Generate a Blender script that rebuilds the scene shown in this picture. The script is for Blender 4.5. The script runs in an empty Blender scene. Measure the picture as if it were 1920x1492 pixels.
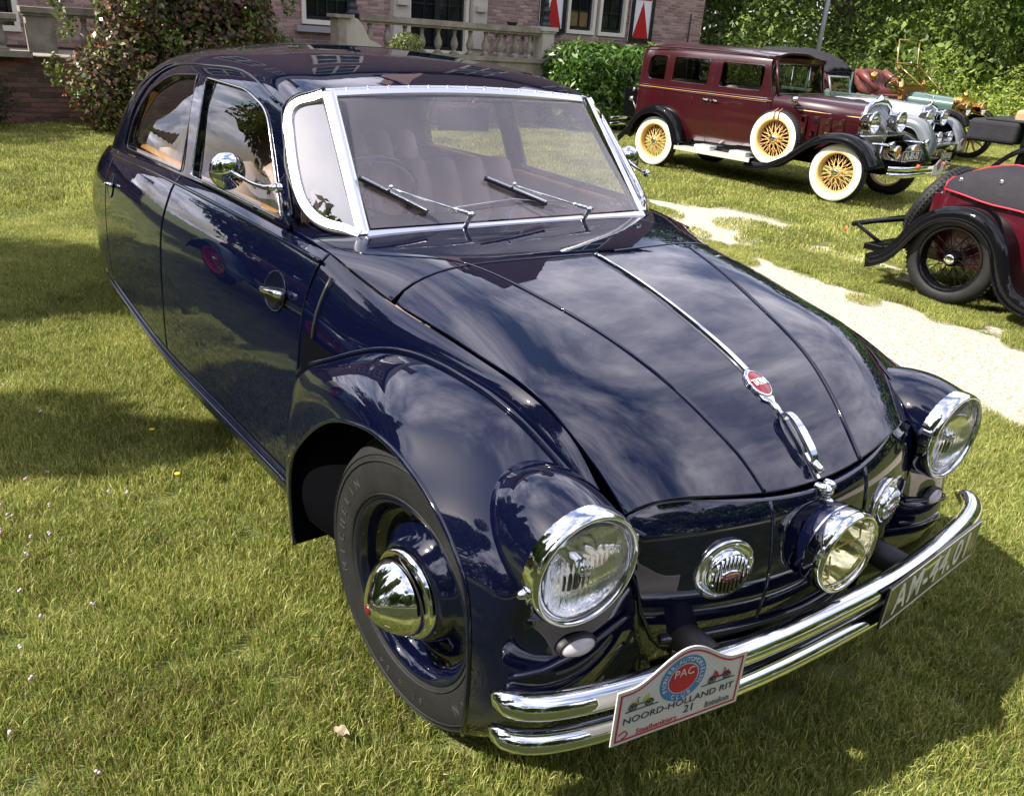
import bpy, bmesh, math, random
import numpy as np
from mathutils import Vector, Matrix
from mathutils.geometry import delaunay_2d_cdt
PI = math.pi
R_ = math.radians
random.seed(7)
rng = np.random.default_rng(7)
SC = bpy.context.scene
COL = SC.collection

# ---------------------------------------------------------------- camera
cam_d = bpy.data.cameras.new('camera')
cam = bpy.data.objects.new('camera', cam_d)
COL.objects.link(cam)
CAMC = Vector((1.4227, -1.4904, 1.62)); yaw, pitch, roll, fpx = 2.5281, .4215, .0746, 1524.8
fw = Vector((math.cos(yaw)*math.cos(pitch), math.sin(yaw)*math.cos(pitch), -math.sin(pitch)))
rt = Vector((math.sin(yaw), -math.cos(yaw), 0)); up = rt.cross(fw)
rt2 = math.cos(roll)*rt+math.sin(roll)*up; up2 = -math.sin(roll)*rt+math.cos(roll)*up
M3 = Matrix((rt2, up2, -fw)).transposed()
cam.matrix_world = Matrix.Translation(CAMC) @ M3.to_4x4()
cam_d.sensor_width = 36; cam_d.lens = 36*fpx/1920
cam_d.clip_end = 600; cam_d.clip_start = .05
SC.camera = cam
# ---------------------------------------------------------------- light
SUN = Vector((-.21, -.645, .735)).normalized()
el = math.asin(SUN.z); az = math.atan2(SUN.x, SUN.y)
w = bpy.data.worlds.new('World'); SC.world = w; w.use_nodes = True
nt = w.node_tree; nt.nodes.clear()
def N(t, ty, **k):
    n = t.nodes.new(ty)
    for a, b in k.items(): setattr(n, a, b)
    return n
out = N(nt, 'ShaderNodeOutputWorld'); bg = N(nt, 'ShaderNodeBackground')
sky = N(nt, 'ShaderNodeTexSky', sky_type='NISHITA', sun_disc=False, sun_elevation=el, sun_rotation=az, air_density=1.0, dust_density=1.5, ozone_density=1.5)
tc = N(nt, 'ShaderNodeTexCoord'); mp = N(nt, 'ShaderNodeVectorMath', operation='NORMALIZE')
sep = N(nt, 'ShaderNodeSeparateXYZ')
zz = N(nt, 'ShaderNodeMath', operation='ADD'); zz.inputs[1].default_value = .25
dv = N(nt, 'ShaderNodeVectorMath', operation='DIVIDE')
cmb = N(nt, 'ShaderNodeCombineXYZ')
n1 = N(nt, 'ShaderNodeTexNoise'); n1.inputs['Scale'].default_value = 1.5; n1.inputs['Detail'].default_value = 9; n1.inputs['Roughness'].default_value = .6; n1.inputs['Distortion'].default_value = .35
n2 = N(nt, 'ShaderNodeTexNoise'); n2.inputs['Scale'].default_value = 3.6; n2.inputs['Detail'].default_value = 7; n2.inputs['Roughness'].default_value = .6
cr = N(nt, 'ShaderNodeValToRGB'); cr.color_ramp.elements[0].position = .38; cr.color_ramp.elements[1].position = .56
cc = N(nt, 'ShaderNodeValToRGB'); cc.color_ramp.elements[0].color = (3.0, 3.1, 4.6, 1); cc.color_ramp.elements[1].color = (12.5, 12, 13.5, 1)
cc.color_ramp.elements[0].position = .35; cc.color_ramp.elements[1].position = .68
mx = N(nt, 'ShaderNodeMixRGB')
L = nt.links.new
L(tc.outputs['Generated'], mp.inputs[0]); L(mp.outputs[0], sep.inputs[0])
L(sep.outputs['Z'], zz.inputs[0])
for a in 'XYZ': L(zz.outputs[0], cmb.inputs[a])
L(mp.outputs[0], dv.inputs[0]); L(cmb.outputs[0], dv.inputs[1])
L(dv.outputs[0], n1.inputs['Vector']); L(dv.outputs[0], n2.inputs['Vector'])
L(n1.outputs['Fac'], cr.inputs[0]); L(n2.outputs['Fac'], cc.inputs[0])
L(cr.outputs[0], mx.inputs[0]); L(sky.outputs[0], mx.inputs[1]); L(cc.outputs[0], mx.inputs[2])
L(mx.outputs[0], bg.inputs[0]); bg.inputs[1].default_value = .11; L(bg.outputs[0], out.inputs[0])
sd = bpy.data.lights.new('sun', 'SUN'); sd.energy = 4.6; sd.angle = R_(.53); sd.color = (1, .95, .86)
so = bpy.data.objects.new('sun', sd); COL.objects.link(so); so.location = (-8, -14, 18)
so.rotation_euler = SUN.to_track_quat('Z', 'Y').to_euler()
SC.view_settings.view_transform = 'Standard'; SC.view_settings.look = 'None'
SC.view_settings.exposure = 1.08; SC.view_settings.gamma = 1
SC.render.engine = 'CYCLES'
try:
    SC.cycles.max_bounces = 10; SC.cycles.transparent_max_bounces = 16
except Exception: pass

# ---------------------------------------------------------------- materials
MATS = {}
def mat(name, col=(.5,.5,.5), rough=.5, metal=0., coat=0., ior=1.45, noise=None, bump=None, spec=None, coatior=1.5):
    """noise = (scale, amount, colour2) mottles the colour; bump = (scale, strength)"""
    if name in MATS: return MATS[name]
    m = bpy.data.materials.new(name); m.use_nodes = True; t = m.node_tree
    b = t.nodes['Principled BSDF']
    b.inputs['Base Color'].default_value = (*col, 1); b.inputs['Roughness'].default_value = rough
    b.inputs['Metallic'].default_value = metal; b.inputs['IOR'].default_value = ior
    b.inputs['Coat Weight'].default_value = coat; b.inputs['Coat Roughness'].default_value = .015; b.inputs['Coat IOR'].default_value = coatior
    if noise or bump:
        tcn = N(t, 'ShaderNodeTexCoord')
    if noise:
        s, a, c2 = noise
        n = N(t, 'ShaderNodeTexNoise'); n.inputs['Scale'].default_value = s; n.inputs['Detail'].default_value = 6; n.inputs['Roughness'].default_value = .65
        r = N(t, 'ShaderNodeValToRGB'); r.color_ramp.elements[0].position = .35; r.color_ramp.elements[1].position = .68
        r.color_ramp.elements[0].color = (*col, 1); r.color_ramp.elements[1].color = tuple(col[i]*(1-a)+c2[i]*a for i in range(3))+(1,)
        t.links.new(tcn.outputs['Object'], n.inputs['Vector']); t.links.new(n.outputs['Fac'], r.inputs[0]); t.links.new(r.outputs[0], b.inputs['Base Color'])
    if bump:
        s, a = bump
        n = N(t, 'ShaderNodeTexNoise'); n.inputs['Scale'].default_value = s; n.inputs['Detail'].default_value = 4
        bp_ = N(t, 'ShaderNodeBump'); bp_.inputs['Strength'].default_value = a; bp_.inputs['Distance'].default_value = .01
        t.links.new(tcn.outputs['Object'], n.inputs['Vector']); t.links.new(n.outputs['Fac'], bp_.inputs['Height']); t.links.new(bp_.outputs[0], b.inputs['Normal'])
    MATS[name] = m
    return m
def glassmat(name, tint=(.8,.8,.8), ior=1.5, haze=0., rough=0.):
    m = bpy.data.materials.new(name); m.use_nodes = True; t = m.node_tree; t.nodes.clear()
    o = N(t, 'ShaderNodeOutputMaterial'); tr = N(t, 'ShaderNodeBsdfTransparent'); gl = N(t, 'ShaderNodeBsdfGlossy')
    fr = N(t, 'ShaderNodeFresnel'); mxs = N(t, 'ShaderNodeMixShader')
    tr.inputs[0].default_value = (*tint, 1); gl.inputs['Roughness'].default_value = rough; gl.inputs[0].default_value = (1,1,1,1)
    gg = N(t, 'ShaderNodeNewGeometry'); mi_ = N(t, 'ShaderNodeMix'); mi_.inputs[2].default_value = ior; mi_.inputs[3].default_value = 1/ior
    t.links.new(gg.outputs['Backfacing'], mi_.inputs[0]); t.links.new(mi_.outputs[0], fr.inputs['IOR'])
    t.links.new(fr.outputs[0], mxs.inputs[0]); t.links.new(tr.outputs[0], mxs.inputs[1]); t.links.new(gl.outputs[0], mxs.inputs[2])
    last = mxs
    if haze:
        df = N(t, 'ShaderNodeBsdfDiffuse'); df.inputs[0].default_value = (.55,.5,.55,1)
        m2 = N(t, 'ShaderNodeMixShader'); m2.inputs[0].default_value = haze
        t.links.new(mxs.outputs[0], m2.inputs[1]); t.links.new(df.outputs[0], m2.inputs[2]); last = m2
    t.links.new(last.outputs[0], o.inputs[0])
    MATS[name] = m
    return m
PAINT = mat('navy_paint', (.0018,.0026,.013), .35, 0, 1., 1.5, coatior=1.75)
PAINT.node_tree.nodes['Principled BSDF'].inputs['Specular IOR Level'].default_value=0
_t=PAINT.node_tree; _n=N(_t,'ShaderNodeTexNoise'); _n.inputs['Scale'].default_value=5; _n.inputs['Detail'].default_value=3; _c=N(_t,'ShaderNodeTexCoord'); _b=N(_t,'ShaderNodeBump'); _b.inputs['Strength'].default_value=.10; _b.inputs['Distance'].default_value=.006
_t.links.new(_c.outputs['Object'],_n.inputs['Vector']); _t.links.new(_n.outputs['Fac'],_b.inputs['Height']); _t.links.new(_b.outputs[0],_t.nodes['Principled BSDF'].inputs['Coat Normal'])
_n2=N(_t,'ShaderNodeTexNoise'); _n2.inputs['Scale'].default_value=9; _n2.inputs['Detail'].default_value=8; _r=N(_t,'ShaderNodeMapRange'); _r.inputs[1].default_value=.45; _r.inputs[2].default_value=.8; _r.inputs[3].default_value=.008; _r.inputs[4].default_value=.06
_t.links.new(_c.outputs['Object'],_n2.inputs['Vector']); _t.links.new(_n2.outputs['Fac'],_r.inputs[0]); _t.links.new(_r.outputs[0],_t.nodes['Principled BSDF'].inputs['Coat Roughness'])
CHROME = mat('chrome', (.82,.83,.84), .035, 1.)
FRAMEM = mat('satin_chrome', (.88,.88,.88), .30, 1.)
CHROMEW = mat('worn_chrome', (.78,.79,.80), .12, 1., bump=(60,.05))
RUBBER = mat('tyre_rubber', (.008,.008,.009), .65, noise=(14,.5,(.022,.021,.02)), bump=(90,.15))
BLACK = mat('black_rubber', (.012,.012,.013), .5)
DARK = mat('wheel_well_black', (.004,.004,.005), .95)
DARK.node_tree.nodes['Principled BSDF'].inputs['Specular IOR Level'].default_value=0
GLASS = glassmat('window_glass', (.80,.79,.80), 1.45, .0)
WGLASS = glassmat('windshield_glass', (.90,.88,.90), 1.9, .13)  # pale diffuse haze mixed in to imitate the veil of reflected sky
SGLASS = glassmat('quarter_glass', (.30,.30,.32), 4.5)
LENS = glassmat('lamp_glass', (.99,.99,.98), 1.5)
LEATHER = mat('tan_leather', (.42,.30,.23), .5, noise=(9,.4,(.50,.36,.28)))
TANTRIM = mat('honey_wood_trim', (.55,.27,.07), .35, noise=(6,.5,(.38,.16,.04)))
LINING = mat('grey_cloth_lining', (.30,.26,.26), .9)
REDM = mat('red_enamel', (.45,.01,.015), .25, 0, 1.)
WHITE = mat('white_paint', (.75,.75,.72), .4)
REFLECT = mat('lamp_reflector', (.96,.96,.94), .06, .9)

# ---------------------------------------------------------------- mesh helpers
def link(name, me, m=None, parent=None, smooth=True):
    o = bpy.data.objects.new(name, me)
    COL.objects.link(o)
    if m is not None and not me.materials:
        for mm in (m if isinstance(m, (list, tuple)) else [m]): me.materials.append(mm)
    if smooth and me.polygons:
        me.polygons.foreach_set('use_smooth', [True]*len(me.polygons))
    if parent is not None: o.parent = parent
    return o
def tag(o, label, cat, group=None, kind=None):
    if label: o['label'] = label
    if cat: o['category'] = cat
    if group: o['group'] = group
    if kind: o['kind'] = kind
    return o
def empty(name, loc=(0,0,0), rz=0, label=None, cat=None, group=None):
    o = bpy.data.objects.new(name, None); COL.objects.link(o); o.location = loc; o.rotation_euler = (0,0,rz); o.empty_display_size = .2
    tag(o, label, cat, group); return o
class MB:
    """collects primitives into one mesh"""
    def __init__(s): s.v=[]; s.f=[]; s.fm=[]
    def add(s, vs, fs, mi=0):
        b=len(s.v); s.v += [tuple(map(float,p)) for p in vs]; s.f += [tuple(i+b for i in f) for f in fs]; s.fm += [mi]*len(fs); return s
    def box(s, c, d, rot=None, mi=0):
        x,y,z = d[0]/2,d[1]/2,d[2]/2
        P=[Vector((sx*x,sy*y,sz*z)) for sx in(-1,1) for sy in(-1,1) for sz in(-1,1)]
        if rot is not None: P=[rot@p for p in P]
        c=Vector(c); P=[p+c for p in P]
        return s.add(P,[(0,1,3,2),(4,6,7,5),(0,4,5,1),(2,3,7,6),(0,2,6,4),(1,5,7,3)],mi)
    def tube(s, pts, r, n=10, cap=True, mi=0, closed=False, flat=1., upv=None):
        pts=[Vector(p) for p in pts]; k=len(pts)
        if not hasattr(r,'__len__'): r=[r]*k
        rings=[]; prev=None
        for i,p in enumerate(pts):
            if closed: t=(pts[(i+1)%k]-pts[i-1])
            else: t=(pts[min(i+1,k-1)]-pts[max(i-1,0)])
            t.normalize()
            if upv is not None: a=(Vector(upv)-t*t.dot(Vector(upv))).normalized()
            elif prev is None:
                a=t.orthogonal().normalized()
            else: a=(prev-t*t.dot(prev)).normalized()
            prev=a; b=t.cross(a)
            rings.append([p+(a*math.cos(2*PI*j/n)*flat+b*math.sin(2*PI*j/n))*r[i] for j in range(n)])
        V=[q for g in rings for q in g]; F=[]
        for i in range(k if closed else k-1):
            for j in range(n):
                a=i*n+j; b_=i*n+(j+1)%n; c=((i+1)%k)*n+(j+1)%n; d=((i+1)%k)*n+j
                F.append((a,d,c,b_))
        if cap and not closed:
            F.append(tuple(range(n))); F.append(tuple(range((k-1)*n,k*n))[::-1])
        return s.add(V,F,mi)
    def lathe(s, prof, n=32, M=None, mi=0, close=False):
        """prof = [(radius, height)] revolved about +Z, then M"""
        V=[];F=[];k=len(prof)
        for r,h in prof:
            for j in range(n): V.append(Vector((r*math.cos(2*PI*j/n), r*math.sin(2*PI*j/n), h)))
        for i in range(k if close else k-1):
            for j in range(n):
                i2=(i+1)%k
                F.append((i*n+j,i*n+(j+1)%n,i2*n+(j+1)%n,i2*n+j))
        if M is not None: V=[M@v for v in V]
        return s.add(V,F,mi)
    def build(s, name, m, parent=None, smooth=True, sharp=None):
        me=bpy.data.meshes.new(name); me.from_pydata(s.v,[],s.f)
        for mm in (m if isinstance(m,(list,tuple)) else [m]): me.materials.append(mm)
        if any(s.fm): me.polygons.foreach_set('material_index', s.fm)
        bm=bmesh.new(); bm.from_mesh(me); bmesh.ops.remove_doubles(bm, verts=bm.verts, dist=1e-6); bmesh.ops.recalc_face_normals(bm, faces=bm.faces)
        bm.to_mesh(me); bm.free()
        o=link(name, me, None, parent, smooth)
        if smooth and sharp is not None: me.set_sharp_from_angle(angle=R_(sharp))
        return o
def axisM(o, d, xref=None):
    """matrix taking +Z to direction d with origin o"""
    d=Vector(d).normalized()
    q=d.to_track_quat('Z','Y') if xref is None else None
    if q is None:
        x=(Vector(xref)-d*d.dot(Vector(xref))).normalized(); y=d.cross(x)
        m=Matrix((x,y,d)).transposed().to_4x4()
    else: m=q.to_matrix().to_4x4()
    return Matrix.Translation(Vector(o))@m
def spl(xs, ys):
    """natural cubic spline -> vectorised function (ys may be n x k)"""
    xs=np.asarray(xs,float); ys=np.asarray(ys,float); n=len(xs); one=ys.ndim==1
    if one: ys=ys[:,None]
    h=np.diff(xs); A=np.zeros((n,n)); B=np.zeros((n,ys.shape[1])); A[0,0]=A[-1,-1]=1
    for i in range(1,n-1):
        A[i,i-1]=h[i-1]; A[i,i]=2*(h[i-1]+h[i]); A[i,i+1]=h[i]
        B[i]=6*((ys[i+1]-ys[i])/h[i]-(ys[i]-ys[i-1])/h[i-1])
    Mm=np.linalg.solve(A,B)
    def f(x):
        x=np.asarray(x,float); sh=x.shape; x=x.ravel()
        i=np.clip(np.searchsorted(xs,x)-1,0,n-2); t=x-xs[i]; hh=h[i]; tt=xs[i+1]-x
        r=(Mm[i]*tt[:,None]**3+Mm[i+1]*t[:,None]**3)/(6*hh[:,None])+(ys[i]/hh[:,None]-Mm[i]*hh[:,None]/6)*tt[:,None]+(ys[i+1]/hh[:,None]-Mm[i+1]*hh[:,None]/6)*t[:,None]
        return r[:,0].reshape(sh) if one else r.reshape(sh+(ys.shape[1],))
    return f
def curve(pts, n=40, closed=False):
    """smooth curve through points"""
    P=[Vector(p) for p in pts]
    if closed: P=P[-3:]+P+P[:3]
    d=[0]
    for a,b in zip(P,P[1:]): d.append(d[-1]+max((b-a).length,1e-5))
    f=spl(d,[tuple(p) for p in P])
    if closed:
        lo,hi=d[3],d[len(P)-3]
        ts=np.linspace(lo,hi,n,endpoint=False)
    else: ts=np.linspace(0,d[-1],n)
    return [Vector(q) for q in f(ts)]
class Net:
    """bicubic surface through a net of points; u = station parameter, v = profile parameter"""
    def __init__(s, net, us=None, vs=None):
        s.P=np.asarray(net,float); s.nu,s.nv=s.P.shape[:2]
        s.us=np.asarray(us if us is not None else s._par(s.P)); s.vs=np.asarray(vs if vs is not None else s._par(s.P.transpose(1,0,2)))
        s.cols=spl(s.us, s.P.reshape(s.nu,-1))
    def _par(s,P):
        d=np.linalg.norm(np.diff(P,axis=0),axis=2).mean(axis=1); return np.concatenate([[0],np.cumsum(d)])
    def __call__(s,u,v):
        u=np.atleast_1d(np.asarray(u,float)); v=np.atleast_1d(np.asarray(v,float))
        out=np.zeros(u.shape+(3,)); uu,inv=np.unique(np.round(u,7),return_inverse=True); inv=inv.ravel()
        C=s.cols(uu).reshape(len(uu),s.nv,3)
        g=spl(s.vs, C.transpose(1,0,2).reshape(s.nv,-1))
        vv,inv2=np.unique(np.round(v,7),return_inverse=True); inv2=inv2.ravel()
        G=g(vv).reshape(len(vv),len(uu),3)
        return G[inv2,inv]
def meshfrom(name, V, F, Nn, m, parent, mirror=False, flip=False):
    V=np.array(V,float); 
    if Nn is not None: Nn=np.array(Nn,float)
    if mirror:
        V=V*[1,-1,1]
        if Nn is not None: Nn=Nn*[1,-1,1]
        flip=not flip
    if flip: F=[tuple(reversed(f)) for f in F]
    me=bpy.data.meshes.new(name); me.from_pydata(V.tolist(),[],F)
    me.materials.append(m)
    me.polygons.foreach_set('use_smooth',[True]*len(me.polygons))
    if Nn is not None:
        me.normals_split_custom_set_from_vertices([tuple(n) for n in Nn])
    o=bpy.data.objects.new(name,me); COL.objects.link(o)
    if parent is not None: o.parent=parent
    return o
def surf_panel(name, f, outline, m, parent, step=.03, holes=(), thick=.012, outward=(0,0,1), mirror=False, su=None, fold=.004):
    """panel cut from the surface f(a,b)->xyz inside a 2-D outline; edges rolled inwards. outward: rough outward direction at the middle"""
    outline=[tuple(p) for p in outline]; holes=[[tuple(p) for p in h] for h in holes]
    def dens(poly, st):
        o=[]
        for (a,b),(c,d) in zip(poly, poly[1:]+poly[:1]):
            k=max(1,int(math.hypot(c-a,d-b)/st))
            o += [(a+(c-a)*i/k, b+(d-b)*i/k) for i in range(k)]
        return o
    st=step
    ol=dens(outline, st*.7); hs=[dens(h, st*.7) for h in holes]
    def inside(P, poly):
        x,y=P[:,0],P[:,1]; c=np.zeros(len(P),bool); q=np.array(poly); j=len(q)-1
        for i in range(len(q)):
            xi,yi=q[i]; xj,yj=q[j]
            with np.errstate(divide='ignore',invalid='ignore'):
                c ^= ((yi>y)!=(yj>y)) & (x < (xj-xi)*(y-yi)/(yj-yi+1e-30)+xi)
            j=i
        return c
    def dist(P, poly):
        q=np.array(poly); A=q; B=np.roll(q,-1,0)-A; best=np.full(len(P),1e9)
        for a,b in zip(A,B):
            t=np.clip(((P-a)@b)/(b@b+1e-20),0,1); best=np.minimum(best, np.linalg.norm(P-(a+t[:,None]*b),axis=1))
        return best
    oa=np.array(ol); lo,hi=oa.min(0),oa.max(0)
    gx,gy=np.meshgrid(np.arange(lo[0]+st/2,hi[0],st), np.arange(lo[1]+st/2,hi[1],st)); G=np.stack([gx.ravel(),gy.ravel()],1)
    k=inside(G,ol)&(dist(G,ol)>st*.4)
    for h in hs: k&=~inside(G,h)&(dist(G,h)>st*.4)
    G=G[k]
    pts=ol[:]; cons=[(i,(i+1)%len(ol)) for i in range(len(ol))]
    for h in hs:
        b=len(pts); pts+=h; cons+=[(b+i,b+(i+1)%len(h)) for i in range(len(h))]
    nb=len(pts); pts+= [tuple(g) for g in G]
    vv,ee,ff,ov,_,_=delaunay_2d_cdt([Vector(p) for p in pts], cons, [], 0, 1e-7)
    V2=np.array([tuple(p) for p in vv]); F=[tuple(t) for t in ff]
    cen=np.array([V2[list(t)].mean(0) for t in F])
    keep=inside(cen,ol)
    for h in hs: keep&=~inside(cen,h)
    F=[t for t,kk in zip(F,keep) if kk]
    e=1e-4
    P=f(V2[:,0],V2[:,1]); Pa=f(V2[:,0]+e,V2[:,1]); Pb=f(V2[:,0],V2[:,1]+e)
    Nn=np.cross(Pa-P,Pb-P); Nn/=np.linalg.norm(Nn,axis=1)[:,None]+1e-12
    flip=False
    if (Nn.mean(0)@np.array(outward))<0: Nn=-Nn; flip=True
    # boundary edges
    from collections import Counter
    cnt=Counter(); dire={}
    for t in F:
        for i in range(len(t)):
            a,b=t[i],t[(i+1)%len(t)]; cnt[(min(a,b),max(a,b))]+=1; dire[(min(a,b),max(a,b))]=(a,b)
    be=[dire[k] for k,c in cnt.items() if c==1]
    if flip: F=[tuple(reversed(t)) for t in F]; be=[(b,a) for a,b in be]
    P=list(map(list,P)); Nl=list(map(list,Nn))
    if thick:
        bv=sorted({a for ed in be for a in ed}); idx={}
        out_=np.zeros((len(P),3))
        Pa_=np.array(P)
        for a,b in be:
            d=Pa_[b]-Pa_[a]; o_=np.cross(d,Nn[a]); o_/=np.linalg.norm(o_)+1e-12; out_[a]+=o_; out_[b]+=o_
        for a in bv:
            o_=out_[a]/(np.linalg.norm(out_[a])+1e-12); n_=Nn[a]
            p=np.array(P[a]); P[a]=list(p-o_*fold); 
            q1=p-n_*fold*.8; q2=p-n_*thick
            idx[a]=(len(P),len(P)+1,len(P)+2)
            m_=(p-o_*fold*.3-n_*fold*.25)
            P+= [list(m_),list(q1),list(q2)]
            nm=(n_+o_); nm/=np.linalg.norm(nm); Nl+= [list(nm),list(o_),list(o_)]
        for a,b in be:
            F+= [(a,b,)[::-1]+(idx[a][0],idx[b][0]), (idx[b][0],idx[a][0],idx[a][1],idx[b][1]), (idx[b][1],idx[a][1],idx[a][2],idx[b][2])]
    return meshfrom(name,P,F,Nl,m,parent,mirror)
def grid_surf(name, f, us, vs, m, parent, outward, mirror=False, wrap=False):
    U,Vv=np.meshgrid(us,vs,indexing='ij'); u=U.ravel();v=Vv.ravel(); e=1e-4
    P=f(u,v);Nn=np.cross(f(u+e,v)-P,f(u,v+e)-P);Nn/=np.linalg.norm(Nn,axis=1)[:,None]+1e-12
    n=len(vs);F=[(i*n+j,(i+1)*n+j,(i+1)*n+j+1,i*n+j+1) for i in range(len(us)-1) for j in range(n-1)]
    flip=(Nn.mean(0)@np.array(outward))<0
    if flip: Nn=-Nn; F=[t[::-1] for t in F]
    return meshfrom(name,P,F,Nn,m,parent,mirror)
def mirror_y(pts): return [Vector((p[0],-p[1],p[2])) for p in pts]
def text_obj(name, s, size, M, m, parent, depth=.002, align='CENTER', xs=1., bold=0., shear=0., sp=1.):
    c=bpy.data.curves.new(name,'FONT'); c.body=s; c.size=size; c.align_x=align; c.align_y='CENTER'; c.extrude=depth; c.offset=bold; c.shear=shear; c.space_character=sp; c.resolution_u=3
    o=bpy.data.objects.new('tmp',c); COL.objects.link(o); dg=bpy.context.evaluated_depsgraph_get()
    me=bpy.data.meshes.new_from_object(o.evaluated_get(dg)); bpy.data.objects.remove(o); bpy.data.curves.remove(c)
    me.name=name
    me.transform(M@Matrix.Diagonal((xs,1,1,1)))
    me.materials.clear(); me.materials.append(m)
    return link(name, me, None, parent, smooth=False)
# ================================================================ MAIN CAR (streamlined navy saloon)
CAR = empty('streamlined_saloon', (-1.6,0,0), 0, 'large dark navy streamlined saloon with three headlamps in the foreground', 'car')
CAR.location=(0,0,0)
_zc=spl([-.95,-.7,-.5,-.33,-.138,.054,.171,.271,.36,.43,.49,.53,.58],[1.062,1.067,1.068,1.055,1.028,.987,.955,.919,.872,.826,.776,.74,.69])
_ys=spl([-.95,-.65,-.384,-.18,0,.171,.30,.387,.425,.56],[.69,.665,.615,.589,.567,.545,.52,.502,.495,.482])
_zs=spl([-.95,-.65,-.384,-.18,0,.171,.30,.387,.425,.5,.58],[1.05,1.030,.970,.957,.943,.920,.855,.792,.757,.69,.61])
def hood_f(x,y):
    x=np.asarray(x,float);y=np.asarray(y,float)
    zc,ys,zs=_zc(x),_ys(x),_zs(x); t=np.abs(y)/ys; t=np.minimum(t,1.02)
    z=zc-(zc-zs)*(.13*t**2+.87*t**8)
    return np.stack([x,y,z],1)
def hz(x,y): return float(hood_f([x],[y])[0][2])
yy=np.linspace(-1,1,41)
def rear_x(y):
    y=abs(y); return float(np.interp(y,[0,.2,.39,.62],[-.345,-.357,-.371,-.384]))
front=[(.513-.362*(t*.493)**2, t*.493) for t in yy]
sideL=[(x, float(_ys(x))-.003) for x in np.linspace(.41,-.372,14)]
rear=[(rear_x(t*.612), t*.612) for t in -yy]
hood=surf_panel('hood', hood_f, front+sideL+rear[1:-1]+[(x,-y) for x,y in sideL[::-1]], PAINT, CAR, step=.022, outward=(0,0,1), thick=.02)
# cowl between hood and windshield
rearc=[(rear_x(t*.614)-.006, t*.614) for t in yy]
cw=[(x,float(_ys(x))-.002) for x in np.linspace(-.40,-.95,9)]
surf_panel('cowl', hood_f, rearc+cw+[(x,-y) for x,y in cw[::-1]], PAINT, CAR, step=.03, outward=(0,0,1), thick=.02)
# raised creases running down the hood
def rib_path(ys_sign):
    P=[(-.80,.665),(-.62,.61),(-.47,.47),(-.371,.39),(-.2,.342),(-.06,.305),(.083,.270),(.24,.238),(.37,.203),(.44,.180),(.503,.166)]
    f=spl(range(len(P)),P); q=f(np.linspace(.15,len(P)-1,80))
    return [(a,ys_sign*b,hz(a,b)+.0005) for a,b in q]
for s in(-1,1):
    b=MB(); b.tube(rib_path(s)[(0 if s<0 else 24):],[.001+.004*min(1,(i/30)**2) for i in range(80)][(0 if s<0 else 24):],8,upv=(0,0,1)); b.build('hood_rib',PAINT,CAR)
# front panel between the fenders
def fp_f(y,z):
    y=np.asarray(y,float);z=np.asarray(z,float)
    x=.532-.40*y**2+.030*np.sin(PI*np.clip((z-.36)/.42,0,1.0))-np.maximum(z-.70,0)**2*3.5-np.maximum(.44-z,0)**2*4
    return np.stack([x,y,z],1)
def fx(y,z): return float(fp_f([y],[z])[0][0])
topz=lambda y: hz(.513-.362*y*y-.004,y)-.006
tp=[(t*.494, topz(t*.494)) for t in yy]
def halfw(z): return float(np.interp(z,[.37,.385,.41,.45,.54,.65,.74],[.28,.345,.385,.418,.463,.486,.494]))
rside=[(halfw(z),z) for z in (.72,.66,.6,.54,.48,.45,.42,.40,.385,.372)]
outl=tp+rside+[(-y,z) for y,z in rside[::-1]]
surf_panel('nose_panel', fp_f, outl, PAINT, CAR, step=.02, outward=(1,0,0), thick=.09, fold=.010)
# vertical creases on nose panel
for s in (-1,1):
    b=MB(); b.tube([(fx(s*.166,z)+.0005,s*.166*(1-.25*(.75-z)),z) for z in np.linspace(.753,.40,16)],.0045,8,upv=(1,0,0)); b.build('nose_rib',PAINT,CAR)
# lower apron with two pressed beads
def ap_f(y,z):
    y=np.asarray(y,float);z=np.asarray(z,float)
    return np.stack([.485-.25*y**2-.9*np.maximum(.34-z,0),y,z],1)
surf_panel('front_apron', ap_f, [(-.5,.52),(.5,.52),(.5,.22),(-.5,.22)], PAINT, CAR, step=.04, outward=(1,0,0))
for zb in (.455,.405):
    b=MB(); b.tube([(fx(y,zb)+.003,y,zb-.02*(1-abs(y)/.4)) for y in np.linspace(-halfw(zb)+.02,halfw(zb)-.02,30)],.009,8); b.build('nose_bead',PAINT,CAR)

# ---- front body side net, hood seam down
B=[[-.66,[(.667,1.032),(.690,1.010),(.716,.965),(.742,.90),(.762,.78),(.778,.6),(.787,.42),(.787,.30),(.775,.24)]],
   [-.42,[(.624,.977),(.650,.957),(.675,.92),(.700,.86),(.715,.76),(.725,.6),(.73,.42),(.73,.30),(.72,.24)]],
   [-.2,[(.593,.956),(.615,.940),(.635,.91),(.652,.85),(.660,.76),(.66,.6),(.65,.42),(.65,.30),(.64,.24)]],
   [0,[(.570,.941),(.588,.928),(.603,.90),(.612,.85),(.613,.76),(.61,.6),(.60,.42),(.60,.30),(.59,.24)]],
   [.18,[(.546,.914),(.560,.90),(.572,.875),(.577,.83),(.572,.74),(.56,.6),(.55,.42),(.55,.30),(.54,.24)]],
   [.30,[(.523,.853),(.536,.84),(.546,.82),(.549,.785),(.542,.71),(.53,.59),(.52,.42),(.51,.30),(.50,.24)]],
   [.43,[(.497,.750),(.503,.745),(.508,.73),(.509,.70),(.502,.64),(.49,.55),(.46,.42),(.42,.33),(.41,.26)]],
   [.47,[(.47,.735),(.475,.73),(.48,.715),(.482,.69),(.478,.63),(.462,.54),(.42,.42),(.38,.33),(.37,.26)]]]
netB=Net([[(x,y,z) for y,z in pr] for x,pr in B], us=[b[0] for b in B])
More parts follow.
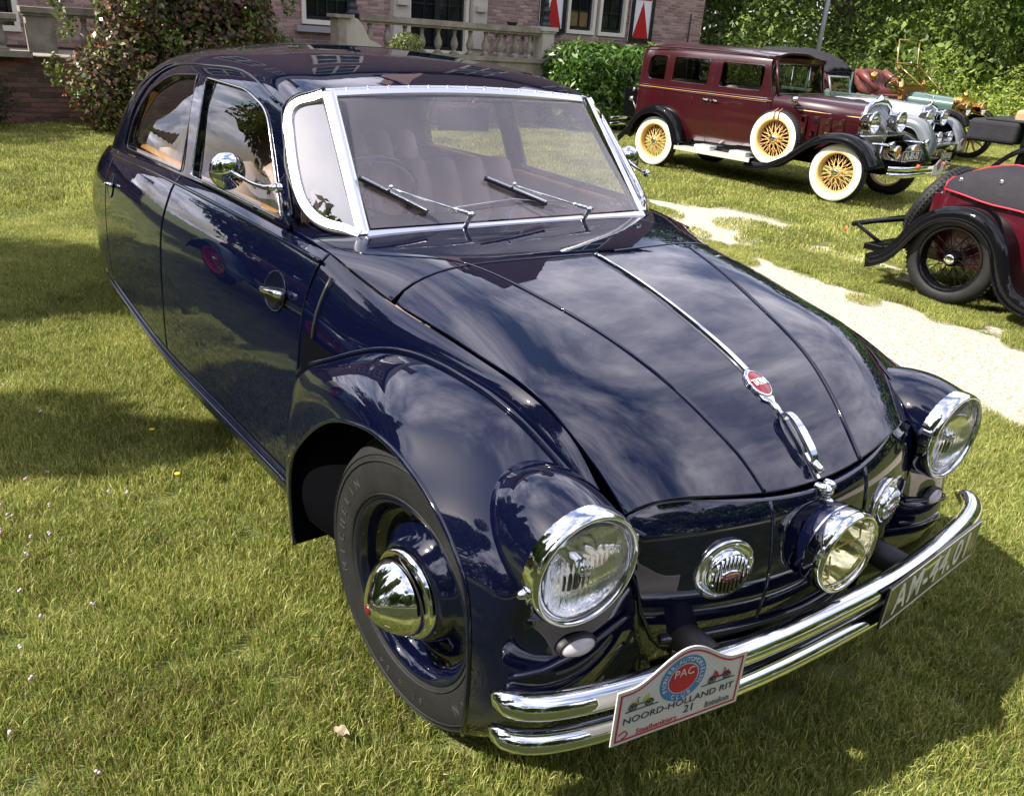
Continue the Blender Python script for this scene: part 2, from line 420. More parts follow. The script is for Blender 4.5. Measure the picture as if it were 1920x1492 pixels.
C_=[[-.63,[(.668,1.036),(.692,1.014),(.718,.968),(.742,.90),(.762,.78),(.778,.6),(.787,.42),(.787,.30),(.775,.24),(.74,.205)]],
    [-1.25,[(.722,1.045),(.746,1.02),(.772,.97),(.797,.90),(.816,.78),(.831,.6),(.838,.42),(.836,.30),(.823,.24),(.785,.205)]],
    [-1.9,[(.765,1.035),(.79,1.01),(.815,.962),(.843,.89),(.865,.78),(.878,.6),(.884,.42),(.882,.30),(.868,.24),(.83,.205)]],
    [-2.5,[(.792,1.005),(.815,.985),(.84,.94),(.866,.875),(.884,.77),(.896,.6),(.90,.42),(.895,.30),(.88,.24),(.84,.205)]],
    [-3.0,[(.80,.97),(.82,.95),(.845,.91),(.870,.85),(.889,.75),(.902,.6),(.905,.42),(.897,.30),(.88,.24),(.84,.21)]],
    [-3.5,[(.765,.925),(.785,.905),(.812,.87),(.845,.81),(.87,.72),(.886,.58),(.886,.42),(.876,.32),(.86,.26),(.82,.23)]],
    [-3.9,[(.68,.86),(.70,.845),(.73,.81),(.77,.76),(.805,.68),(.825,.56),(.825,.43),(.81,.34),(.79,.29),(.75,.26)]],
    [-4.25,[(.50,.74),(.52,.73),(.56,.71),(.60,.67),(.64,.60),(.665,.52),(.665,.43),(.65,.36),(.63,.32),(.60,.29)]],
    [-4.5,[(.25,.62),(.27,.615),(.30,.60),(.33,.58),(.355,.54),(.37,.49),(.37,.43),(.36,.38),(.35,.35),(.33,.33)]]]
class NegNet(Net):
    def __call__(s,u,v): return Net.__call__(s,-np.atleast_1d(np.asarray(u,float)),v)
netC=NegNet([[(x,y,z) for y,z in pr] for x,pr in C_], us=[-b[0] for b in C_])
vB,vC=netB.vs,netC.vs
nb_v=list(np.linspace(vB[0],vB[-1],40)); vsill=vC[0]+(vC[-1]-vC[0])*.80
def zv(net,x,z):
    lo,hi=net.vs[0],net.vs[-1]
    for _ in range(30):
        m=(lo+hi)/2
        if net([x],[m])[0][2]>z: lo=m
        else: hi=m
    return (lo+hi)/2
def lat(net,x,z,off=0.):
    """point on the side at (x,z)"""
    v=zv(net,x,z); p=net([x],[v])[0]; q=net([x-.001],[v])[0]-p; r=net([x],[v+.001])[0]-p
    n=np.cross(q,r); n/=np.linalg.norm(n); n=n if n[1]>0 else -n
    return Vector(p+n*off), Vector(n)
for mir in (True,False):
    s=-1 if mir else 1
    grid_surf('front_body_side', netB, np.linspace(-.66,.47,46), nb_v, PAINT, CAR, (0,1,0), mir)
    # doors: lower panels split at the seams
    def door(name,x0,x1,v1=vsill,v0=None):
        ol=[(x0,vC[0] if v0 is None else v0),(x1,vC[0] if v0 is None else v0),(x1,v1),(x0,v1)]
        return surf_panel(name, netC, ol, PAINT, CAR, step=.04, outward=(0,1,0), mirror=mir, thick=.02, fold=.005)
    fd=door('front_door',-.664,-1.895); rd=door('rear_door',-1.912,-2.985); door('rear_quarter',-2.999,-4.5)
    surf_panel('rocker_panel', netC, [(-.66,vsill+.008),(-3.0,vsill+.008),(-3.0,vC[-1]),(-.66,vC[-1])], PAINT, CAR, step=.05, outward=(0,1,-.2), mirror=mir)
    f_=lambda P: mirror_y(P) if mir else P
    b=MB(); b.tube(f_([lat(netC,x,.312,.004)[0] for x in np.linspace(-.70,-3.3,30)]),.007,8); b.build('sill_moulding',PAINT,CAR)
    for zo,ro in ((1.0,.0035),):
        b=MB(); b.tube(f_([Vector(netC([x],[vC[1]])[0])+Vector((0,.004,.003)) for x in np.linspace(-.66,-3.1,40)]),ro*1.8,8); b.build('belt_moulding',PAINT,CAR)
    # thin vertical louvre slot at the rear edge of the fender side
    b=MB(); P=[lat(netB,-.60,z,.001)[0] for z in np.linspace(.985,.70,10)]; b.tube(f_(P),.006,6); b.build('side_slot',BLACK,CAR)
    b=MB(); b.tube(f_([lat(netB,-.59,z,.004)[0] for z in np.linspace(.985,.70,10)]),.0010,6); b.build('slot_trim',PAINT,CAR)
    # door handles in dished recesses
    for par,x0,z0 in ((fd,-.845,.885),(rd,-2.86,.835)):
        p,n=lat(netC,x0,z0,-.002)
        rec=[]
        for k in range(24):
            a=2*PI*k/24; q,_=lat(netC,x0+.070*math.cos(a),z0+.056*math.sin(a),.0025); rec.append(q)
        b=MB(); b.tube(f_(rec),.002,6,closed=True); b.build('recess_rim',PAINT,par)
        V=[p+n*.002]+[q for q in rec]; 
        b=MB(); b.add(f_(V),[(0,1+k,1+(k+1)%24) for k in range(24)]); b.build('handle_recess',mat('navy_paint_dark',(.002,.003,.01),.2,0,1.,coatior=1.9),par)
        pts=[p+Vector((dx,0,dz))+n*o for dx,dz,o in ((.078,.010,.004),(.072,.010,.02),(.045,.008,.028),(0,.0,.03),(-.055,-.010,.026),(-.082,-.014,.02))]
        b=MB(); b.tube(f_(curve(pts,20)),[.010,.011,.011,.011,.010,.010,.010,.010,.010,.010,.010,.010,.010,.010,.0095,.009,.008,.007,.006,.003],10); b.build('door_handle',CHROME,par)

# ---- greenhouse and roof
G0=[[-.8,[(.69,1.05),(.675,1.11),(.64,1.22),(.60,1.30),(.56,1.325),(.45,1.33),(.25,1.335),(0,1.34)]],
[-1.0,[(.705,1.05),(.69,1.11),(.65,1.25),(.61,1.35),(.565,1.380),(.45,1.392),(.25,1.402),(0,1.405)]],
[-1.1,[(.71,1.05),(.695,1.11),(.655,1.26),(.615,1.365),(.57,1.402),(.45,1.422),(.25,1.432),(0,1.435)]],
[-1.25,[(.72,1.05),(.705,1.11),(.665,1.27),(.625,1.38),(.58,1.428),(.45,1.457),(.25,1.470),(0,1.474)]],
[-1.5,[(.735,1.048),(.72,1.11),(.68,1.27),(.64,1.39),(.59,1.447),(.45,1.485),(.25,1.502),(0,1.507)]],
[-1.9,[(.765,1.035),(.745,1.10),(.70,1.27),(.655,1.39),(.60,1.450),(.45,1.495),(.25,1.516),(0,1.522)]],
[-2.4,[(.79,1.012),(.77,1.08),(.715,1.25),(.665,1.365),(.605,1.43),(.45,1.478),(.25,1.501),(0,1.507)]],
[-2.9,[(.80,.978),(.78,1.05),(.73,1.19),(.67,1.30),(.60,1.37),(.44,1.42),(.24,1.443),(0,1.45)]],
[-3.3,[(.78,.943),(.755,1.01),(.70,1.13),(.64,1.22),(.565,1.29),(.41,1.34),(.22,1.362),(0,1.37)]],
[-3.7,[(.72,.89),(.695,.95),(.64,1.04),(.575,1.115),(.50,1.175),(.36,1.215),(.19,1.238),(0,1.245)]],
[-4.1,[(.58,.80),(.56,.84),(.51,.91),(.45,.965),(.38,1.01),(.26,1.045),(.14,1.06),(0,1.065)]],
[-4.42,[(.31,.66),(.30,.68),(.27,.72),(.24,.75),(.20,.78),(.14,.80),(.07,.81),(0,.815)]]]
rows=[]
for x,pr in G0:
    near=[(x,-y,z) for y,z in pr]; far=[(x,y,z) for y,z in pr[::-1]][1:]
    rows.append(near+far)
netG=Net(rows, us=[-g[0] for g in G0])     # u = -x
vm=(netG.vs[0]+netG.vs[-1])/2
def gv(x,z,far=False):
    lo,hi=netG.vs[0],vm
    for _ in range(28):
        m=(lo+hi)/2
        if netG([-x],[m])[0][2]<z: lo=m
        else: hi=m
    v=(lo+hi)/2
    return (-x, v if not far else 2*vm-v)
def gy(x,y):      # v at lateral |y| on the roof (near side)
    lo,hi=netG.vs[0],vm
    for _ in range(28):
        m=(lo+hi)/2
        if netG([-x],[m])[0][1]<-y: lo=m
        else: hi=m
    return (lo+hi)/2
def rnd(poly, r=.05, n=6):
    """round polygon corners"""
    o=[];P=[Vector(p).to_2d() if len(p)==2 else Vector(p) for p in poly];k=len(P)
    rr=r if hasattr(r,'__len__') else [r]*k
    for i in range(k):
        a,b,c=P[i-1],P[i],P[(i+1)%k]; d1=(a-b);d2=(c-b); q=min(rr[i],d1.length*.48,d2.length*.48)
        s=b+d1.normalized()*q;e=b+d2.normalized()*q
        for j in range(n+1):
            t=j/n; o.append(tuple((1-t)**2*s+2*t*(1-t)*b+t*t*e))
    return o
WF=rnd([(-.955,1.068),(-1.215,1.345),(-1.43,1.389),(-1.84,1.392),(-1.785,1.055)],[.02,.07,.06,.02,.02])
WR=rnd([(-1.905,1.05),(-1.955,1.393),(-2.33,1.366),(-2.62,1.275),(-2.77,1.13),(-2.79,1.012)],[.02,.02,.12,.14,.1,.03])
def g_out(poly,far): 
    q=[gv(x,z,far) for x,z in poly]; return q
front_line=[gv(-.80,1.0601)]+[gv(x,z) for x,z in ((-.905,1.10),(-.96,1.16),(-1.03,1.24),(-1.10,1.32),(-1.14,1.365))]
hv=[(1.125,gy(-1.125,.57)),(1.105,gy(-1.105,.50)),(1.10,gy(-1.1,.4)),(1.097,gy(-1.097,.25)),(1.095,vm)]
half=front_line[1:]+hv
half=[(.90,netG.vs[0])]+half
outl=half+[(u,2*vm-v) for u,v in half[::-1][1:]]+[(4.42,netG.vs[-1]),(4.42,netG.vs[0])]
holes=[g_out(WF,False),g_out(WR,False),g_out(WF,True),g_out(WR,True)]
roof=surf_panel('roof_shell', netG, outl, PAINT, CAR, step=.04, holes=holes, outward=(0,0,1), thick=.03, fold=.005)
# roof seams
for k,(ux,) in enumerate(((2.02,),(2.9,))): 
    vv=np.linspace(gy(-ux,.50),2*vm-gy(-ux,.5),30); b=MB(); b.tube([Vector(p)+Vector((0,0,.0005)) for p in netG([ux]*30,vv)],.0016,6); b.build('roof_seam',BLACK,CAR)
def gpt(u,v,off):
    p=netG([u],[v])[0];a=netG([u+.001],[v])[0]-p;b_=netG([u],[v+.001])[0]-p;n=np.cross(a,b_);n/=np.linalg.norm(n)
    if n@(p-np.array([-2.3,0,1.0]))<0:n=-n
    return Vector(p+n*off)
for far in (False,True):
    for nm,poly in (('front_side_window',WF),('rear_side_window',WR)):
        q=g_out(poly,far)
        # glass set 12 mm in
        gf=lambda u,v: netG(u,v)
        g=surf_panel(nm, gf, [tuple(p) for p in q], GLASS, CAR, step=.08, outward=(0,1 if far else -1,.4), thick=0, fold=0)
        for vtx in g.data.vertices: vtx.co=(vtx.co.x, vtx.co.y*(1-.014/abs(vtx.co.y)), vtx.co.z)
        b=MB(); b.tube([gpt(u,v,.003) for u,v in q],.0032,8,closed=True); b.build('window_trim',CHROMEW if nm[0]=='f' else BLACK,g)
    # drip moulding with rivets over the windows
    P=[(-1.19,1.375),(-1.42,1.425),(-1.9,1.43),(-2.33,1.405),(-2.66,1.31),(-2.83,1.16),(-2.86,1.02)]
    cc2=curve([(a,b_,0) for a,b_ in P],50); 
    b=MB(); b.tube([gpt(*gv(p.x,p.y,far),.003) for p in cc2],.005,8); b.build('drip_moulding',PAINT,CAR)
# ---- windshield: flat centre pane, two quarter panes
def quadpane(name,c,m,parent):
    b=MB(); b.add(c,[tuple(range(len(c)))]); o=b.build(name,m,parent,smooth=False); return o
PB=Vector((-.732,.514,1.078)); PT=Vector((-1.066,.480,1.399)); TC=Vector((-1.075,0,1.413))
ws=[(PB.x,-PB.y,PB.z),(PB.x,PB.y,PB.z),tuple(PT),(TC.x,.25,1.411),tuple(TC),(TC.x,-.25,1.411),(PT.x,-PT.y,PT.z)]
wp=quadpane('windshield_pane',ws,WGLASS,CAR)
nrm=Vector((.34,0,.35)).normalized()
QI={}
for s in(-1,1):
    pts=[Vector((-.755,.552,1.082)),Vector((-.868,.655,1.090)),Vector((-1.124,.607,1.362)),Vector((-1.062,.520,1.385))]
    mid=[pts[0]*.1+pts[1]*.9,pts[1]*.82+pts[2]*.18,pts[2]*.9+pts[1]*.1,pts[2]*.75+pts[3]*.25]
    def bz(a,b_,c,n=7): return [a*(1-t)**2+b_*2*t*(1-t)+c*t*t for t in np.linspace(0,1,n)]
    P=[pts[0]]+bz(pts[0].lerp(pts[1],.35),pts[1],pts[1].lerp(pts[2],.30),10)+bz(pts[1].lerp(pts[2],.80),pts[2],pts[2].lerp(pts[3],.6),10)+[pts[3]]
    P=[Vector((p.x,s*p.y,p.z)) for p in P]
    quadpane('quarter_pane',P,SGLASS,CAR)
    QI[s]=P
def bar(path,nrmf,wd,th,name,m,parent,closed=False):
    """flat bar with rounded edges along a path; nrmf = face normal at each point"""
    P=[Vector(p) for p in path];k=len(P);V=[];sec=[(-.5,-.5),(-.5,.2),(-.36,.5),(.36,.5),(.5,.2),(.5,-.5)]
    for i,p in enumerate(P):
        t=((P[(i+1)%k]-P[i-1]) if closed else (P[min(i+1,k-1)]-P[max(i-1,0)])).normalized(); n=Vector(nrmf[i] if isinstance(nrmf,list) else nrmf); n=(n-t*n.dot(t)).normalized(); sd_=t.cross(n)
        ww=wd[i] if hasattr(wd,'__len__') else wd
        V+=[p+sd_*a*ww+n*c*th for a,c in sec]
    F=[];ns=6
    for i in range(k if closed else k-1):
        for j in range(ns):
            F.append((i*ns+j,((i+1)%k)*ns+j,((i+1)%k)*ns+(j+1)%ns,i*ns+(j+1)%ns))
    if not closed: F+=[tuple(range(ns))[::-1],tuple(range((k-1)*ns,k*ns))]
    b=MB();b.add(V,F);return b.build(name,m,parent,sharp=50)
WFR=empty('windshield_frame',parent_loc:=(0,0,0)); WFR.parent=CAR
bar([(-.722,y,1.062-.004) for y in np.linspace(-.53,.53,12)],nrm,.034,.02,'bottom_rail',FRAMEM,WFR)
bar([(-1.085-.0*abs(y),y,1.424-.018*(abs(y)/.48)**2) for y in np.linspace(-.485,.485,16)],nrm,.026,.02,'top_rail',FRAMEM,WFR)
for s in(-1,1):
    a=Vector((PB.x-.005,s*(PB.y+.020),PB.z-.022));c=Vector((PT.x-.003,s*(PT.y+.018),PT.z+.012))
    nn=(nrm+Vector((.25,s*.35,.1))).normalized()
    bar([a.lerp(c,t) for t in np.linspace(0,1,6)],nn,(.044 if s<0 else .034),.024,'post',(FRAMEM if s<0 else CHROME),WFR)
    P=QI[s]; cen=sum(P,Vector())/len(P); qn=(P[4]-P[0]).cross(P[-1]-P[0]).normalized(); qn=qn if qn.x>0 else -qn
    path=[P[0].lerp(cen,-.10)+Vector((.0,0,-.006))]+[p+(p-cen).normalized()*.018 for p in P[1:-1]]+[P[-1].lerp(cen,-.06)+Vector((0,0,.012))]
    path=[Vector(q) for q in curve(path,40)]
    bar(path,qn,.032,.022,'quarter_frame',(FRAMEM if s<0 else CHROME),WFR)
    b=MB(); b.tube([q+qn*.004+(q-cen).normalized()*.022 for q in path[1:]],.006,8); b.build('quarter_seal',BLACK,WFR)
b=MB(); b.tube([(-1.102,y,1.437-.019*(abs(y)/.48)**2) for y in np.linspace(-.52,.52,20)],.007,8); b.build('top_seal',FRAMEM,WFR)
for y in np.linspace(-.5,.5,15):
    b=MB(); b.lathe([(0,.006),(.004,.005),(.005,0)],8,axisM((-1.096,y,1.440-.019*(abs(y)/.48)**2),nrm)); b.build('screw',CHROME,WFR)
# wipers
for pv,bl0,bl1,cl in (((-.712,-.213,1.062),(-.851,-.502,1.193),(-.758,-.320,1.102),(-.825,-.403,1.168)),((-.705,.237,1.056),(-.839,-.076,1.181),(-.761,.123,1.105),(-.815,.033,1.158))):
    wi=empty('wiper'); wi.parent=CAR
    o_=nrm*.012; a,c=Vector(bl0)+o_,Vector(bl1)+o_
    bar([a.lerp(c,t) for t in np.linspace(0,1,5)],nrm,.012,.010,'blade',BLACK,wi)
    bar([a.lerp(c,t)+nrm*.008 for t in np.linspace(0.03,.97,5)],nrm,.006,.005,'blade_holder',CHROME,wi)
    pv=Vector(pv); el_=pv+nrm*.055+Vector((0,.0,.012)); cm=a.lerp(c,.42)+nrm*.02
    b=MB(); b.tube([cm,el_.lerp(cm,.5),el_.lerp(cm,.2)],.0032,8); b.tube([el_.lerp(cm,.22),el_],.0065,8); b.tube([cm-nrm*.012,cm+nrm*.010],.006,8); b.tube([pv-nrm*.02,el_+nrm*.006],[.0085,.0075],10); b.tube([el_+Vector((-.0,.012,0)),el_-Vector((0,.012,0))],.006,8)
    b.build('arm',CHROME,wi)
b=MB(); b.tube([(-.76,-.245,1.115),(-.775,0,1.13),(-.755,.19,1.115)],.002,6); b.build('wiper_link',CHROME,CAR)

FLUTED=mat('fluted_lens_glass',(1,1,1),.0,0,0,1.45); FLUTED.node_tree.nodes['Principled BSDF'].inputs['Transmission Weight'].default_value=1
# ---- front fenders
F_=[
[(-.745,.782,.18),(-.725,.795,.18),(-.70,.805,.18),(-.67,.813,.178),(-.64,.82,.175),(-.60,.825,.17)],
[(-.745,.782,.40),(-.728,.795,.40),(-.705,.806,.40),(-.68,.814,.395),(-.655,.818,.39),(-.625,.820,.385)],
[(-.680,.765,.680),(-.655,.780,.675),(-.62,.795,.66),(-.585,.807,.64),(-.545,.815,.612),(-.495,.820,.575)],
[(-.510,.738,.785),(-.487,.752,.788),(-.455,.772,.783),(-.418,.792,.768),(-.377,.807,.742),(-.330,.818,.700)],
[(-.300,.675,.882),(-.288,.700,.878),(-.272,.733,.866),(-.247,.768,.843),(-.215,.798,.808),(-.180,.817,.765)],
[(.000,.614,.908),(.003,.648,.901),(.006,.690,.887),(.010,.738,.866),(.014,.785,.836),(.012,.814,.798)],
[(.155,.587,.885),(.160,.625,.874),(.165,.668,.857),(.169,.715,.833),(.171,.768,.800),(.165,.812,.776)],
[(.283,.560,.832),(.297,.602,.820),(.308,.652,.803),(.314,.708,.778),(.310,.768,.748),(.288,.812,.720)],
[(.395,.533,.762),(.418,.580,.746),(.433,.636,.725),(.432,.705,.698),(.411,.768,.668),(.355,.812,.645)],
[(.452,.494,.640),(.452,.555,.615),(.450,.63,.600),(.446,.705,.585),(.428,.769,.565),(.375,.812,.54)],
[(.465,.452,.490),(.481,.53,.497),(.487,.62,.492),(.474,.70,.482),(.440,.762,.465),(.371,.806,.44)],
[(.445,.400,.330),(.462,.52,.320),(.466,.61,.315),(.450,.69,.308),(.412,.752,.298),(.355,.800,.29)],
[(.425,.400,.285),(.435,.52,.272),(.433,.61,.264),(.410,.69,.256),(.375,.745,.25),(.335,.788,.245)]]
netF=Net(F_)
FU=np.linspace(netF.us[0],netF.us[-1],90); FV=np.linspace(netF.vs[0],netF.vs[-1],26)
for mir in(True,False):
    s=-1 if mir else 1
    fe=grid_surf('front_fender', netF, FU, FV, PAINT, CAR, (.3,.5,.8), mir)
    f_=lambda P: mirror_y(P) if mir else P
    lipp=[Vector(p) for p in netF(FU,[netF.vs[-1]]*90)]
    cw_=Vector((0,0,.376))
    b=MB(); V=lipp+[p+Vector((0,-.03,0))+ (Vector((p.x,0,p.z-.376)).normalized()*.004) for p in lipp]+[p+Vector((0,-.16,0))+(Vector((p.x,0,p.z-.376)).normalized()*.012) for p in lipp]
    n=90; b.add(f_(V),[(i,i+1,n+i+1,n+i) for i in range(n-1)]+[(n+i,n+i+1,2*n+i+1,2*n+i) for i in range(n-1)]); b.build('wheel_well_liner',DARK,fe)
    b=MB(); b.tube(f_([p+Vector((0,.0,0)) for p in lipp]),.006,8); b.build('fender_lip',PAINT,fe)
    J=[Vector(p)+Vector((.0,.004,.004)) for p in netF(FU[14:70],[netF.vs[0]+.002]*56)]
    b=MB(); b.tube(f_(J),.0065,8); b.build('fender_welt',PAINT,fe)
    # well back wall
    wf=lambda u,v: netB(u,v)+np.array([0,.012,0])
    grid_surf('wheel_well', wf, np.linspace(-.63,.40,30), np.linspace(zv(netB,-.2,.80),vB[-1],16), DARK, fe, (0,1,0), mir)
    # pressed beads on the fender front
    for z0,z1 in ((.545,.500),(.475,.435)):
        P=[]
        for t in np.linspace(0,1,20):
            y=.762-.27*t; z=z1+(z0-z1)*t; 
            x=np.interp(y,[.44,.484,.55,.62,.63,.70,.73,.762],[.470,.474,.482,.4885,.4885,.478,.464,.445])
            P.append(Vector((x+.0,y,z-.02*(1-t)**2)))
        b=MB(); b.tube(f_(P),[.003]+[.0065]*18+[.006],8); b.build('pressed_bead',PAINT,fe)
    # turn lamp
    sg=empty('side_lamp'); sg.parent=fe
    Ms=axisM((.482,s*.625,.527),(1,s*.12,.05),(0,1,-.25*s*0))
    b=MB(); b.lathe([(0,.016),(.5,.014),(.85,.008),(1,0),(1,-.01)],24,Ms@Matrix.Diagonal((.040,.021,1,1))); b.build('lens',mat('clouded_lens',(.42,.40,.42),.25,0,.6),sg)
    b=MB(); b.lathe([(1.14,-.012),(1.12,.003),(1.02,.004),(1,-.002)],24,Ms@Matrix.Diagonal((.040,.021,1,1))); b.build('bezel',BLACK,sg)
    # headlamp
    hl=empty('headlamp'); hl.parent=CAR
    Mh=axisM((.478,s*.628,.710),(1,s*.02,.0),(0,1,0))
    # nacelle: bullet blending backwards into the fender
    prof=[]
    b=MB(); rings=[];nn_=40;K=22
    for i in range(K+1):
        t=i/K; back=.36*t; r=.121*(1-t**2.6*.98)**.55*(1+.10*math.sin(PI*min(t*1.6,1))) 
        c=Vector((.466-back, s*(.628-.01*t), .710+.028*t)); 
        rings.append([c+Vector((0,math.cos(2*PI*j/nn_)*r,math.sin(2*PI*j/nn_)*r)) for j in range(nn_)])
    b.add([q for r in rings for q in r],[(i*nn_+j,i*nn_+(j+1)%nn_,(i+1)*nn_+(j+1)%nn_,(i+1)*nn_+j) for i in range(K) for j in range(nn_)]); b.build('nacelle',PAINT,hl)
    def lampfront(par,Mh,R,yellow=False):
        b=MB(); b.lathe([(R*.99,-.035),(R*1.0,-.012),(R*.985,.004),(R*.955,.013),(R*.915,.015),(R*.885,.009),(R*.875,.000),(R*.87,-.02)],56,Mh); rg=b.build('rim',CHROME,par)
        b=MB(); 
        if yellow: b.lathe([(R*.885,-.001),(R*.8,.008),(R*.6,.018),(R*.35,.0245),(R*.12,.027),(0,.0273)],48,Mh); b.build('lens',MATS['fog_glass'],par)
        else:
            nr_,nt_=44,120; V=[Mh@Vector((0,0,.024))]
            for i in range(1,nr_+1):
                for j in range(nt_):
                    a=2*PI*j/nt_; q=R*.885*i/nr_; u_,w_=q*math.cos(a),q*math.sin(a); k_=min(1,max(0,(.93-i/nr_)/.06))*min(1,max(0,(.045-w_)/.01))
                    V.append(Mh@Vector((u_,w_,.024*(1-(i/nr_)**2)-.001+k_*(.0016*math.cos(2*PI*u_/.0115)+(.0011*math.cos(2*PI*w_/.008) if w_<-.02 and abs(u_)<.05 else 0)))))
            F=[(0,1+j,1+(j+1)%nt_) for j in range(nt_)]+[(1+(i-1)*nt_+j,1+i*nt_+j,1+i*nt_+(j+1)%nt_,1+(i-1)*nt_+(j+1)%nt_) for i in range(1,nr_) for j in range(nt_)]
            b.add(V,F); b.build('lens',FLUTED,par)
        b=MB(); b.lathe(([(R*.885,-.003),(R*.8,-.035),(R*.62,-.065),(R*.4,-.085),(R*.15,-.095),(0,-.096)] if yellow else [(R*.885,-.002),(R*.82,-.012),(R*.70,-.021),(R*.5,-.029),(R*.25,-.0345),(0,-.036)]),48,Mh); b.build('reflector',REFLECT,par)
        return rg
    rg=lampfront(hl,Mh,.125)
    b=MB(); b.lathe([(0,.02),(.010,.016),(.013,.005),(.013,-.01)],16,Mh@Matrix.Translation((0,0,-.022))); b.build('bulb',CHROMEW,hl)
    # hinge and clip
    b=MB(); b.box((.470,s*.508,.735),(.022,.012,.03)); b.box((.470,s*.508,.70),(.022,.012,.022)); b.build('clip',CHROME,hl,smooth=False)
    b=MB(); b.lathe([(0,.016),(.006,.013),(.0095,.005),(.010,0)],14,axisM((.462,s*.756,.690),(.2,s*1,0))); b.box((.466,s*.750,.69),(.02,.012,.03)); b.build('screw_boss',CHROME,hl)
# ---- centre lamp
MATS['fog_glass']=glassmat('fog_glass',(.98,.94,.70),1.5)
cl=empty('centre_lamp'); cl.parent=CAR
Mc=axisM((.618,0,.630),(1,0,-.0),(0,1,0))
lampfront(cl,Mc,.100,True)
b=MB(); b.lathe([(.094,-.012),(.0965,-.03),(.096,-.05),(.088,-.075),(.072,-.10)],48,Mc); b.build('housing',PAINT,cl)
b=MB(); b.lathe([(.101,-.002),(.1,-.03),(.099,-.031)],48,Mc); b.build('rim_band',CHROME,cl)
b=MB(); b.lathe([(.0,-.045),(.086,-.045),(.094,-.053),(.095,-.070)],40,axisM((.600,.0,.625),(1,0,.05))); b.build('mounting_disc',BLACK,cl)
b=MB(); b.lathe([(0,.02),(.018,.016),(.024,.0)],20,Mc@Matrix.Translation((0,0,-.06))); b.tube([Mc@Vector((0,.09,-.02)),Mc@Vector((0,.03,-.03))],.002,6); b.tube([Mc@Vector((0,-.09,-.02)),Mc@Vector((0,-.03,-.03))],.002,6); b.tube([Mc@Vector((-.088,0,-.02)),Mc@Vector((.088,0,-.02))],.002,6);b.build('bulb',mat('amber_bulb',(.55,.42,.15),.2),cl)
# ---- hood strip, badge, handle, lock
P=[(x,0,hz(x,0)+.004) for x in np.linspace(-.335,.262,40)]
bar(P,(0,0,1),[.005+.011*(i/39) for i in range(40)],.010,'hood_strip',CHROME,CAR)
hb=empty('hood_badge'); hb.parent=CAR
nb=Vector((.45,0,.89)).normalized(); bc=Vector((.305,0,hz(.305,0)+.008))
Mb=axisM(bc,nb,(0,1,0))
b=MB(); b.lathe([(1.18,-.012),(1.15,0),(1.0,.003),(.98,.002)],36,Mb@Matrix.Diagonal((.026,.036,1,1)));b.lathe([(1.18,-.012),(0,-.012)],36,Mb@Matrix.Diagonal((.026,.036,1,1))); b.build('badge_rim',CHROME,hb)
b=MB(); b.lathe([(1.0,.001),(.6,.004),(0,.0055)],36,Mb@Matrix.Diagonal((.026,.036,1,1))); b.build('badge_enamel',mat('badge_red',(.20,.008,.012),.25,0,1.),hb)
to=text_obj('badge_lettering','TATRA',.026,Mb@Matrix.Translation((0,0,.0052)),WHITE,hb,.0008,xs=.55,bold=.0006)
P=[(.335,0,hz(.335,0)+.010),(.36,0,hz(.36,0)+.010),(.385,0,hz(.385,0)+.014)]
bar([(.262,0,hz(.262,0)+.003),(.275,0,hz(.275,0)+.003),(.34,0,hz(.34,0)+.003),(.352,0,hz(.352,0)+.004),(.375,0,hz(.375,0)+.004),(.398,0,hz(.398,0)+.005)],nb,[.016,.044,.044,.022,.014,.020],.010,'badge_mount',CHROME,CAR)
P=curve([(.385,0,hz(.385,0)+.004),(.395,0,hz(.395,0)+.020),(.43,0,hz(.43,0)+.034),(.465,0,hz(.465,0)+.033),(.492,0,hz(.49,0)+.022),(.497,0,hz(.495,0)+.003)],24)
bar(P,[(P[min(i+1,23)]-P[max(i-1,0)]).cross(Vector((0,-1,0))) for i in range(24)],[.012+.010*math.sin(PI*i/23) for i in range(24)],.009,'hood_handle',CHROME,CAR)
b=MB(); b.lathe([(0,.006),(.75,.004),(1,0)],24,axisM((.425,0,hz(.425,0)+.001),(.62,0,.78),(0,1,0))@Matrix.Diagonal((.024,.055,1,1))); b.build('handle_recess',MATS['navy_paint_dark'],CAR)
bar([(x,0,hz(x,0)+.004) for x in np.linspace(.465,.512,6)],nb,.012,.008,'lower_strip',CHROME,CAR)
b=MB(); b.lathe([(.011,-.01),(.011,.016),(.007,.022),(0,.022)],16,axisM((.497,0,hz(.485,0)+.008),(.8,0,-.35))); b.build('lock_barrel',CHROME,CAR)
b=MB(); 
for y,z,r in ((0,.742,.015),(.016,.752,.011),(-.016,.752,.011),(0,.722,.009)): b.lathe([(0,.02),(r*.6,.017),(r*.95,.009),(r,-.005)],16,axisM((fx(y,z)+.0,y,z),(1,0,.2)))
b.box((fx(0,.745)+.006,0,.745),(.014,.04,.018)); b.build('hood_lock',CHROME,CAR)
